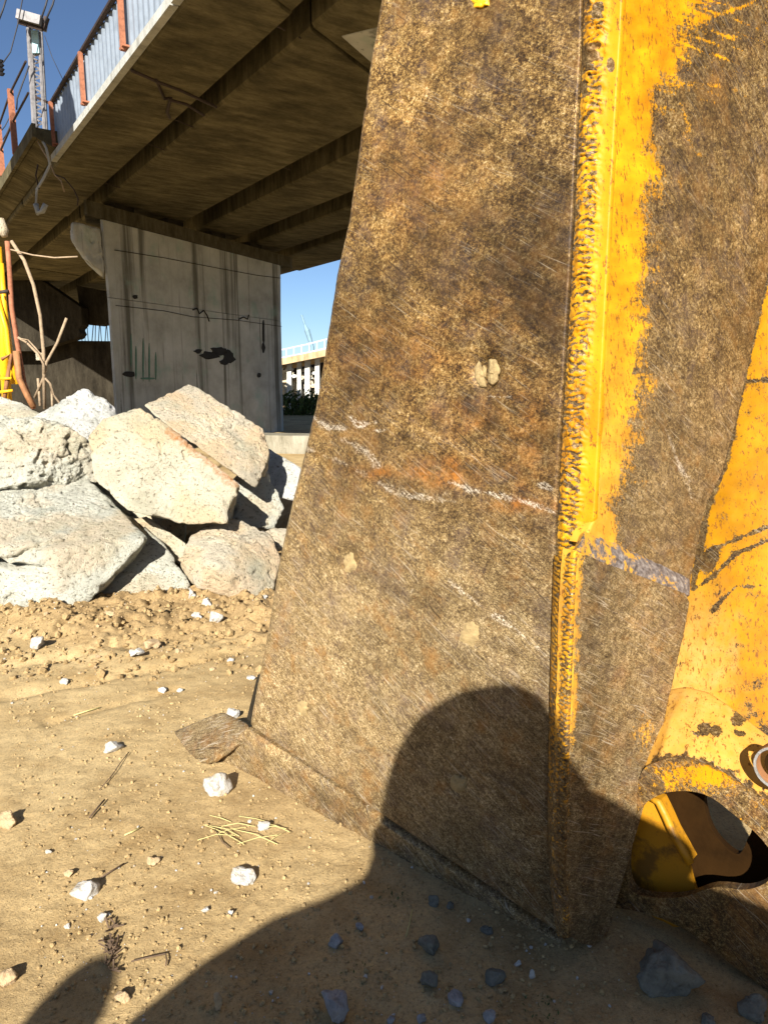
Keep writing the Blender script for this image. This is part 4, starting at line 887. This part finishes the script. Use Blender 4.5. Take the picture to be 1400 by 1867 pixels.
hole = [(1142, 1600), (1146, 1530), (1164, 1478), (1200, 1450), (1245, 1442), (1292, 1452), (1338, 1486), (1382, 1524), (1410, 1565), (1402, 1604), (1360, 1622), (1300, 1618), (1240, 1636), (1165, 1632)]
bs_ = resamp(smooth_loop([(x, y) for x, y in bot] + [(1560, 1700), (1160, 1700)], 6)[:6 * (len(bot) - 1)], 60)
outer = [tuple(p) for p in bs_] + [(1560, 1570), (1560, 1910)] + [tuple(p) for p in resamp([(1470, 1850), (1400, 1806), (1340, 1764), (1290, 1725), (1250, 1696), (1210, 1676), (1165, 1662), (1120, 1655)], 24)] + [(1110, 1560)]
plate_hole('lug_plate', outer, smooth_loop(hole, 4), nE, lambda x, y: onE(x, y, 0), .03, BK, bk)
# pin boss on the lug
bc = onE(1424, 1392, -.012); m = MB(); ax1 = frame_for(nE)
def ringtube(mb, c, n, r0, r1, h, seg=40):
    fr_ = frame_for(n); a, b = fr_[:, 0], fr_[:, 1]; V = []; F = []
    for k in range(seg):
        t = 2 * math.pi * k / seg; d = a * math.cos(t) + b * math.sin(t)
        V += [c + d * r1, c + d * r1 + n * h, c + d * r0 + n * h, c + d * r0]
    for k in range(seg):
        j = (k + 1) % seg; F += [[k * 4 + q, j * 4 + q, j * 4 + (q + 1) % 4, k * 4 + (q + 1) % 4] for q in range(4)]
    mb.add(V, F)
ringtube(m, bc, nE, .041, .046, .030); boss = m.build('pin_boss', BROWNM, bk, False)
m = MB(); ringtube(m, bc + nE * .031, nE, .0405, .0455, .004); m.build('snap_ring', m_simple('bare_steel', (.45, .43, .40), .2, 30, .4, .7), boss)
m = MB(); m.tube([bc, bc + nE * .012], .030, 24); m.build('pin', SHADE_DARK, boss)
# inner web seen through the opening, its rounded edge catching the sun
def onI(x, y, off): return onp(x, y, E0 + nE * off, nE)
web = [(1120, 1700), (1265, 1700), (1264, 1570), (1252, 1556), (1228, 1510), (1212, 1468), (1198, 1455), (1180, 1462), (1120, 1500)]
ed = [(1186, 1456), (1200, 1462), (1212, 1486), (1226, 1518), (1244, 1550), (1257, 1574)]
fc = [onI(x, y, -.055) for x, y in ed]; bkp = [p - nE * .05 for p in fc]; tv = unit(np.cross(nE, ZZ)) * .012
m = MB(); V = fc + bkp + [p + tv for p in fc] + [p + tv for p in bkp]; n = len(fc); F = []
for k in range(n - 1): F += [[k, k + 1, n + k + 1, n + k], [2 * n + k, 3 * n + k, 3 * n + k + 1, 2 * n + k + 1]]
m.add(V, F); iw = m.build('inner_web', INNER, bk)
m = MB(); m.tube([onI(x, y, -.05) for x, y in ed], [.007, .0095, .010, .010, .0105, .0105], 12); m.build('web_edge', INNER, iw, True)
def panel(name, pl, off, th, mat): F0 = [onI(x, y, off) for x, y in pl]; m = MB(); m.prism(F0, [p - nE * th for p in F0]); return m.build(name, mat, bk)
panel('inner_plate', [(1110, 1500), (1150, 1470), (1184, 1458), (1198, 1464), (1210, 1488), (1224, 1520), (1242, 1552), (1255, 1576), (1262, 1604), (1290, 1690), (1110, 1690)], -.062, .012, INNER)
wnd = [(1283, 1462), (1288, 1448), (1300, 1446), (1330, 1470), (1368, 1505), (1362, 1530), (1347, 1557), (1325, 1546), (1303, 1522), (1290, 1495)]
plate_hole('rear_plate', [(1090, 1400), (1200, 1392), (1480, 1450), (1500, 1760), (1300, 1720), (1090, 1680)], smooth_loop(wnd, 4), nE, lambda x, y: onE(x, y, -.115), .02, SHADE_DARK, bk)
# bucket back: closes the volume behind the visible plates
m = MB(); zs = (.35, 2.2); c0 = onA(600, 1200, -.05); c1 = K0 - nA * .05; hh = [A1 * .9 + K0 * .1 - nA * .06, K0 - nA * .06 - eh * .02, K0 + bdir * .30 - nA * .10, A1 * .7 + K0 * .3 - nA * .55]
# ------------------------------------------------------------------ photographer and bystander behind the lens (their shadows fall into view)
def person(label, joints, edges, radii, head, cat='person', extra=None, scale=1.):
    root = empty('person', label, cat); root.location = (0, 0, 0)
    me = bpy.data.meshes.new('body'); names = list(joints); me.from_pydata([joints[n] for n in names], [(names.index(a), names.index(b)) for a, b in edges], []); me.update()
    o = bpy.data.objects.new('body', me); S.collection.objects.link(o)
    sk = o.modifiers.new('skin', 'SKIN'); me.skin_vertices.new() if not me.skin_vertices else None
    lay = me.skin_vertices[0].data
    for i, n in enumerate(names): r = radii[n]; lay[i].radius = r if hasattr(r, '__len__') else (r, r)
    lay[names.index('pelvis')].use_root = True
    su = o.modifiers.new('sub', 'SUBSURF'); su.levels = 2; su.render_levels = 2
    dg = bpy.context.evaluated_depsgraph_get(); nm = bpy.data.meshes.new_from_object(o.evaluated_get(dg)); bpy.data.objects.remove(o)
    nm.name = 'body'; nm.materials.clear()
    for mt in (CLOTH, TROUS, SKIN, BOOT): nm.materials.append(mt)
    pz_ = joints['pelvis'][2]
    for p in nm.polygons:
        p.use_smooth = True; c = p.center; p.material_index = 3 if c.z < .11 else (1 if c.z < pz_ + .02 else 0)
        for hn in ('hand_l', 'hand_r', 'neck_top'):
            if (c - Vector(joints[hn])).length < (.085 if 'hand' in hn else .06): p.material_index = 2
    b = bpy.data.objects.new('body', nm); link(b, root)
    D, F = ico(4); hc = np.array(head); q = D.copy(); X, Y_, Z = q[:, 0], q[:, 1], q[:, 2]
    jaw = sstep(.1, -.9, Z); V = np.stack([X * .078 * (1 - .28 * jaw), Y_ * .098 * (1 - .12 * jaw), Z * .118], 1)
    V[:, 1] += .022 * np.exp(-(X / .16) ** 2 - ((Z + .05) / .2) ** 2) * (Y_ > 0) + .008 * np.exp(-(X / .3) ** 2 - ((Z + .42) / .1) ** 2) * (Y_ > 0)      # nose, lips
    for sx in (-.38, .38): V[:, 1] -= .010 * np.exp(-((X - sx) / .16) ** 2 - ((Z - .08) / .12) ** 2) * (Y_ > 0)
    hd = mesh('head', V + hc, F, SKIN, root, True)
    hm = (Z > .25) | ((Y_ < -.05) & (Z > -.45)); Vh = V * np.where(hm, 1.07, .93)[:, None]; mesh('hair', Vh + hc, F, HAIR, hd, True)
    for sx in (-1, 1):
        m = MB(); m.tube([hc + np.array([sx * .078, -.005, .02]), hc + np.array([sx * .092, -.015, .005]), hc + np.array([sx * .080, -.005, -.035])], [.014, .016, .010], 8); m.build('ear', SKIN, hd, True)
        m = MB(); m.tube([hc + np.array([sx * .030, .078, .010]), hc + np.array([sx * .030, .094, .010])], [.012, .007], 8); m.build('eye', BLACK, hd, True)
    return root
def hand(root, wrist, palm, tips, thumb):
    w, p = np.array(wrist), np.array(palm); m = MB(); m.tube([w, w * .4 + p * .6, p], [.026, .038, .034], 10)
    side = unit(np.cross(p - w, [0, 1, .2]))
    for k, t in enumerate(tips):
        b = p + side * (.024 - .016 * k); t = np.array(t); mid = (b + t) / 2 + np.array([0, .012, .012]); m.tube([b, mid, t], [.0095, .0088, .0072], 8)
    m.tube([w * .5 + p * .5, np.array(thumb) * .5 + (w * .5 + p * .5) * .5 + np.array([0, .0, .012]), thumb], [.012, .011, .008], 8)
    m.build('hand', SKIN, root, True)
SX, SY = -.12, -.45
J = dict(pelvis=(SX, SY - .02, .93), belly=(SX, SY, 1.08), chest=(SX, SY, 1.26), neck=(SX, SY + .02, 1.41), neck_top=(SX, SY + .05, 1.47),
         shoulder_l=(SX - .19, SY, 1.35), elbow_l=(SX - .27, SY + .20, 1.20), hand_l=(-.085, -.06, 1.29), shoulder_r=(SX + .20, SY, 1.35), elbow_r=(.40, SY + .18, 1.20), hand_r=(.125, -.06, 1.28),
         hip_l=(SX - .11, SY - .02, .88), knee_l=(SX - .16, SY + .05, .49), ankle_l=(SX - .18, SY - .02, .09), toe_l=(SX - .20, SY + .15, .04),
         hip_r=(SX + .11, SY - .02, .88), knee_r=(SX + .16, SY + .05, .49), ankle_r=(SX + .18, SY - .02, .09), toe_r=(SX + .20, SY + .15, .04))
ED = [('pelvis', 'belly'), ('belly', 'chest'), ('chest', 'neck'), ('neck', 'neck_top'), ('chest', 'shoulder_l'), ('shoulder_l', 'elbow_l'), ('elbow_l', 'hand_l'), ('chest', 'shoulder_r'), ('shoulder_r', 'elbow_r'), ('elbow_r', 'hand_r'),
      ('pelvis', 'hip_l'), ('hip_l', 'knee_l'), ('knee_l', 'ankle_l'), ('ankle_l', 'toe_l'), ('pelvis', 'hip_r'), ('hip_r', 'knee_r'), ('knee_r', 'ankle_r'), ('ankle_r', 'toe_r')]
RD = dict(pelvis=(.17, .13), belly=(.16, .12), chest=(.18, .13), neck=(.07, .07), neck_top=(.055, .055), shoulder_l=.085, elbow_l=.062, hand_l=.03, shoulder_r=.085, elbow_r=.06, hand_r=.03,
          hip_l=.11, knee_l=.075, ankle_l=.05, toe_l=.04, hip_r=.11, knee_r=.075, ankle_r=.05, toe_r=.04)
ph = person('standing photographer with an added cape shaped to cast the wide shadow on the bucket', J, ED, RD, (SX, SY + .09, 1.565))
hand(ph, (-.10, -.085, 1.28), (-.075, -.045, 1.305), [(-.06, -.022, 1.335), (-.058, -.022, 1.315), (-.058, -.022, 1.295), (-.06, -.024, 1.277)], (-.045, -.04, 1.34))
hand(ph, (.135, -.085, 1.27), (.10, -.045, 1.295), [(.06, -.024, 1.325), (.058, -.022, 1.305), (.058, -.022, 1.287), (.06, -.024, 1.27)], (.045, -.04, 1.34))
# added unseen cape, its outline shaped to cast the wide shadow
n = 64; V = []; F = []
cp = [(1.735, -.15, -.02, .05), (1.71, -.24, .01, .09), (1.66, -.32, .035, .12), (1.58, -.375, .05, .13), (1.50, -.405, .11, .13), (1.40, -.425, .145, .14), (1.30, -.435, .15, .15), (1.235, -.44, .16, .16), (1.215, -.44, .26, .17), (1.19, -.46, .52, .17), (1.14, -.56, .58, .18), (1.12, -.60, .54, .19), (1.10, -.66, .52, .20), (1.03, -.76, .58, .21), (.95, -.84, .62, .22), (.82, -.86, .66, .23), (.66, -.86, .68, .24)]
for z_q, xa, xb, ry in cp:
    for k in range(n):
        t = 2 * math.pi * k / n; fo = 1 + (.05 * math.sin(9 * t) if z_q < 1.2 else 0); V.append([(xa + xb) / 2 + (xb - xa) / 2 * math.cos(t), SY + .03 + ry * math.sin(t) * fo, z_q])
for q in range(len(cp) - 1): F += [[q * n + k, q * n + (k + 1) % n, (q + 1) * n + (k + 1) % n, (q + 1) * n + k] for k in range(n)]
cape = mesh('cape', V, F, CLOTH, ph, True)
m = MB(); m.box((0, -.030, 1.3), (.074, .009, .155)); tag(m.build('phone', BLACK), 'black phone held upright by the standing photographer', 'phone')
# shorter bystander standing behind to the left: only the top of the head casts into view
BX, BY, BS = -1.09, -1.1, .83
def sh(d): return {n_: ((p[0] - SX) * BS + BX, (p[1] - SY) * BS + BY, p[2] * BS) for n_, p in d.items()}
J2 = dict(J); J2['elbow_l'] = (SX - .28, SY + .02, 1.10); J2['hand_l'] = (SX - .30, SY + .12, .86); J2['elbow_r'] = (SX + .28, SY + .02, 1.10); J2['hand_r'] = (SX + .30, SY + .12, .86)
J2 = sh(J2); RD2 = {k_: (tuple(a * BS for a in v) if hasattr(v, '__len__') else v * BS) for k_, v in RD.items()}
bs = person('shorter person standing behind the photographer, top of the head shadowing the soil at lower left', J2, ED, RD2, (BX, BY + .07, 1.285))
for sx in (-1, 1):
    hx = BX + sx * .25; hand(bs, (hx, BY + .10, .71), (hx + sx * .005, BY + .12, .65), [(hx, BY + .14, .585), (hx + .008, BY + .14, .58), (hx + .016, BY + .14, .582), (hx + .022, BY + .14, .595)], (hx - sx * .02, BY + .16, .62))
# added pier-shaped blocker just outside the frame, put there to shade the wall pier
st = empty('pier_shade_blocker', 'added shade blocker shaped as a broken pier, out of view left of the yellow rig', 'bridge pier')
m = MB(); pg = [(-7.6, -.3), (-5.02, -.3), (-5.0, 3.0), (-4.95, 6.7), (-5.1, 7.15), (-5.5, 7.05), (-5.9, 7.4), (-6.3, 7.5), (-6.6, 7.9), (-7.1, 8.3), (-7.6, 8.1)]
m.prism([np.array([x, 8.5, z]) for x, z in pg], [np.array([x, 9.3, z]) for x, z in pg]); m.build('blocker_slab', PIER, st)
for k in range(9):
    x = -5.2 - k * .27; z = np.interp(-x, [5.1, 5.5, 5.9, 6.3, 6.6, 7.1, 7.6], [7.1, 7.0, 7.35, 7.4, 7.8, 8.2, 8.0]); mm = MB(); mm.tube([[x, 8.9, z], [x + random.uniform(-.1, .1), 8.9, z + .3], [x + random.uniform(-.2, .2), 8.9 + random.uniform(-.2, .2), z + .5]], .014, 5); mm.build('blocker_rebar', REBAR, st)

# ------------------------------------------------------------------ stones one can pick out
def stone(px, py, wpx, hpx, mat, lab, sub=3, seed=0, name='stone', grp='loose stones on the soil', ang=0):
    g = atz(px, py + hpx * .35, 0); g[2] = gz(g[0], g[1]); dpt = np.linalg.norm(g - O)
    sx = wpx / FOC * dpt / 2; sz = hpx / FOC * dpt / 2; r_ = np.random.default_rng(seed + 100)
    pts_ = r_.normal(size=(14, 3)); pts_ /= np.linalg.norm(pts_, axis=1)[:, None]; pts_ *= [sx * 1.08, sx * .85, sz * .95]
    P = pts_ + g + [0, sx * .3, sz * .50]
    o = chunk(name, P, mat, sub=max(sub, 4) + (wpx > 80), amp=min(sx, sz) * .36, facets=4, k=60, seed=seed, freq=.06 / max(sx, .004) )
    return tag(o, lab, 'stone', grp)
Wt, Tn, Gy, Bl_ = STONE
SL = [(69, 1172, 28, 32, Wt, 'white stone on the churned earth in front of the biggest block'), (248, 1190, 28, 24, Wt, 'white stone touching a tan one below the grey slab'), (273, 1172, 36, 30, Tn, 'tan stone directly behind a white one below the grey slab'),
      (389, 1130, 34, 26, Wt, 'largest white stone in the gravel below the cream block'), (356, 1128, 24, 18, Wt, 'smaller white stone left of the largest one below the cream block'), (378, 1104, 22, 20, Wt, 'white stone against the foot of the cream block'),
      (195, 1128, 30, 20, Tn, 'tan stone half buried at the shaded foot of the biggest block'), (347, 1085, 18, 28, Wt, 'upright pale stone in the gap between grey slab and cream block'),
      (116, 1237, 16, 14, Wt, 'little white stone alone below the churned earth at left'), (297, 1255, 20, 14, Wt, 'flat white pebble in the middle of the smooth soil'), (328, 1258, 12, 9, Wt, 'tiny pebble right of the flat white pebble'),
      (207, 1365, 38, 24, Wt, 'elongated white stone on smooth soil left of the tooth'), (397, 1430, 60, 58, Wt, 'big round white stone just in front of the tooth'), (440, 1600, 46, 38, Wt, 'white stone with a sharp shadow below the cutting edge'),
      (155, 1628, 44, 34, Wt, 'white pointed stone at the lower left of the sunny soil'), (14, 1502, 42, 34, Tn, 'tan stone with a long shadow at the left edge'), (277, 1572, 26, 22, Tn, 'reddish tan pebble between the two larger white stones'),
      (223, 1818, 30, 24, Tn, 'tan stone near the edge of the big shadow at the bottom'), (424, 1299, 22, 28, Wt, 'small pale stone behind the tooth'), (480, 1507, 28, 24, Wt, 'pale stone lying in the dry straw'),
      (126, 1597, 20, 16, Tn, 'small tan pebble above the white pointed stone'), (188, 1672, 20, 18, Wt, 'crumbly white stone below the white pointed stone'), (122, 1688, 12, 10, Wt, 'tiny white pebble left of the crumbly white stone'),
      (375, 1663, 14, 12, Wt, 'small white pebble in the sun near the shadow edge'), (421, 1667, 10, 12, Wt, 'tiny upright pebble right of the small one near the shadow edge'), (90, 1557, 12, 9, Wt, 'tiny white pebble left of the white pointed stone'),
      (420, 1202, 14, 10, Wt, 'small white pebble beside the bucket edge, above the others'), (457, 1237, 20, 9, Wt, 'flat pale pebble close to the bucket edge'), (482, 1112, 14, 14, Wt, 'white pebble touching the bucket edge under the cream block'),
      (12, 1782, 34, 26, Tn, 'brown clod at the left edge near the bottom'),
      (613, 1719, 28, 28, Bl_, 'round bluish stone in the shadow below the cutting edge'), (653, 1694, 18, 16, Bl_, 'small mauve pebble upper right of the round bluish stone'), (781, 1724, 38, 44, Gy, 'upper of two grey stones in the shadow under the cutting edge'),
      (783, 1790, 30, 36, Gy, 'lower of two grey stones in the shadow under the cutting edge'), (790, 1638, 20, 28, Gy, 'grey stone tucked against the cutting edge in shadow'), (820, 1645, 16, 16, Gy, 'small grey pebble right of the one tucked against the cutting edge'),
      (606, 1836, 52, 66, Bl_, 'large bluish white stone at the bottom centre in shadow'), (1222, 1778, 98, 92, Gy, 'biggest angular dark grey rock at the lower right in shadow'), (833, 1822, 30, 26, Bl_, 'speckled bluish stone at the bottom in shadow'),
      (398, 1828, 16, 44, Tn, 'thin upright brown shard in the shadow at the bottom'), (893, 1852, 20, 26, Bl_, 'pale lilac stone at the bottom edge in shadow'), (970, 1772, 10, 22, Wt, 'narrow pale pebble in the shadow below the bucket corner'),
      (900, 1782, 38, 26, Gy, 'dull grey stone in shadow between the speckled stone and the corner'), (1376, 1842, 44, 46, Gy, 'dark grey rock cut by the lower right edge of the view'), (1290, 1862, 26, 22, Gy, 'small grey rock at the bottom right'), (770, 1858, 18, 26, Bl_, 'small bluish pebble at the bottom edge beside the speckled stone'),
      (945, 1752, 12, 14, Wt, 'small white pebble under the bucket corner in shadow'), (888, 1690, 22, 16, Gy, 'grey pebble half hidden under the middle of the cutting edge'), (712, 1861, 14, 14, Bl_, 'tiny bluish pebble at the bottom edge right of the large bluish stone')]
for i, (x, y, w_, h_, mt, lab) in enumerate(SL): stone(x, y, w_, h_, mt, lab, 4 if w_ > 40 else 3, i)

# gravel nobody could count
def gravel(name, n, mat, smin, smax, region, seed, lab):
    r_ = np.random.default_rng(seed); D, F = ico(1); V = []; FF = []; c = 0
    while c < n:
        x, y, sz = region(r_); s_ = smin + (smax - smin) * r_.random() ** 5
        z = gz0(x, y); q = D * (s_ * r_.uniform(.6, 1.2, 3)) * (1 + .25 * r_.normal(size=(len(D), 1)) * .6)
        a = r_.uniform(0, 6.28); ca, sa = math.cos(a), math.sin(a); q = np.stack([q[:, 0] * ca - q[:, 1] * sa, q[:, 0] * sa + q[:, 1] * ca, q[:, 2] * .8], 1)
        V.append(q + [x, y, z + s_ * .3]); FF.append(np.array(F) + c * len(D)); c += 1
    return tag(mesh(name, np.concatenate(V), np.concatenate(FF), mat, None, False, org=(0, 2, 0), attrs={'fresh': np.full(sum(len(v_) for v_ in V), .25 if smax < .01 else .6)}), lab, 'gravel', kind='stuff')
# quick height lookup from the ground grid
def gz0(x, y):
    i = min(max(np.searchsorted(ya, y), 1), len(ya) - 1); j = min(max(np.searchsorted(xs, x), 1), len(xs) - 1); return float(GZ[i, j])
def near_reg(r_):
    y = 1.15 + 3.2 * r_.random() ** 1.4; x = (r_.random() * 1.3 - .75) * y * .75; return x, y, 1
def foot_reg(r_):
    x = -2.3 + 2.2 * r_.random(); y = 3.0 + 1.25 * r_.random() ** .8; return x, y, 1
gravel('fine_gravel', 900, Wt, .0015, .0065, near_reg, 1, 'tiny pale grit strewn over the soil')
gravel('soil_crumbs', 15000, SOIL, .0012, .0075, near_reg, 2, 'small crumbs of ochre soil')
gravel('soil_clods', 3200, SOIL, .002, .024, foot_reg, 3, 'ochre clods along the foot of the rubble')
gravel('rubble_grit', 260, Tn, .005, .018, foot_reg, 4, 'pale concrete grit along the foot of the rubble')

# twigs, straw, weeds
def twig(pl, r, mat, lab, name='twig', cat='twig', lift=.008):
    P = []
    for (x, y) in pl: g = atz(x, y, 0); g[2] = gz(g[0], g[1]) + lift; P.append(g)
    m = MB(); m.tube(P, r, 5); tag(m.build(name, mat, None, True), lab, cat, 'twigs on the soil')
twig([(165, 1502), (178, 1485), (192, 1468)], .003, TWIG, 'short dark twig on the sunny soil left of the straw')
twig([(240, 1757), (270, 1752), (303, 1746), (305, 1758), (303, 1768)], .0018, TWIG, 'thin bent wire-like twig near the shadow edge')
twig([(182, 1448), (205, 1420), (222, 1392), (236, 1375)], .0016, TWIG, 'long faint twig leading toward the elongated white stone')
twig([(393, 1518), (405, 1540), (418, 1552)], .0016, TWIG, 'thin root left of the straw')
twig([(135, 1302), (160, 1296), (182, 1290)], .003, STRAW, 'pale stick on the soil in the left middle')
twig([(228, 1531), (242, 1525), (256, 1518)], .0025, STRAW, 'pale short stick above the reddish pebble')
twig([(185, 1608), (205, 1596), (228, 1582)], .0022, TWIG, 'dark stick right of the white pointed stone')
twig([(740, 1715), (746, 1690), (752, 1662)], .0016, STRAW, 'straw standing in the shadow beside the grey stones')
r_ = random.Random(3); m = MB()
for k in range(12):
    x = r_.uniform(400, 510); y = r_.uniform(1498, 1536); a = r_.uniform(-.7, .5); L_ = r_.uniform(15, 55)
    g0 = atz(x - L_ * math.cos(a), y - L_ * math.sin(a), 0); g1 = atz(x + L_ * math.cos(a) * .6, y + L_ * math.sin(a) * .6, 0)
    m.tube([g0 + ZZ * .008, (g0 + g1) / 2 + ZZ * r_.uniform(.008, .02), g1 + ZZ * .008], .0011, 4)
tag(m.build('dry_straw', STRAW), 'wisp of dry straw on the soil in front of the big round white stone', 'straw', kind='stuff')
m = MB(); r_ = random.Random(5)
for k in range(46):
    x = 200 + r_.gauss(0, 7); y = 1735 + r_.gauss(0, 22); g = atz(x, y, 0); d = np.array([r_.gauss(0, .012), r_.gauss(0, .012), r_.uniform(.004, .018)])
    m.tube([g + ZZ * .003, g + d], .0022, 4)
tag(m.build('dead_weed', TWIG), 'dark dead weed on the soil near the bottom left', 'weed')
for i, (x, y) in enumerate(((650, 1775), (985, 1840), (720, 1640))):
    g = atz(x, y, 0); tag(tuft('weed_tuft', g, .04, 45, LEAF, .01, .0045, 30 + i), ('low green weed beside the round bluish stone in shadow', 'low green weed at the bottom of the shadow below the corner', 'low green weed where the shadow edge meets the cutting edge')[i], 'weed')
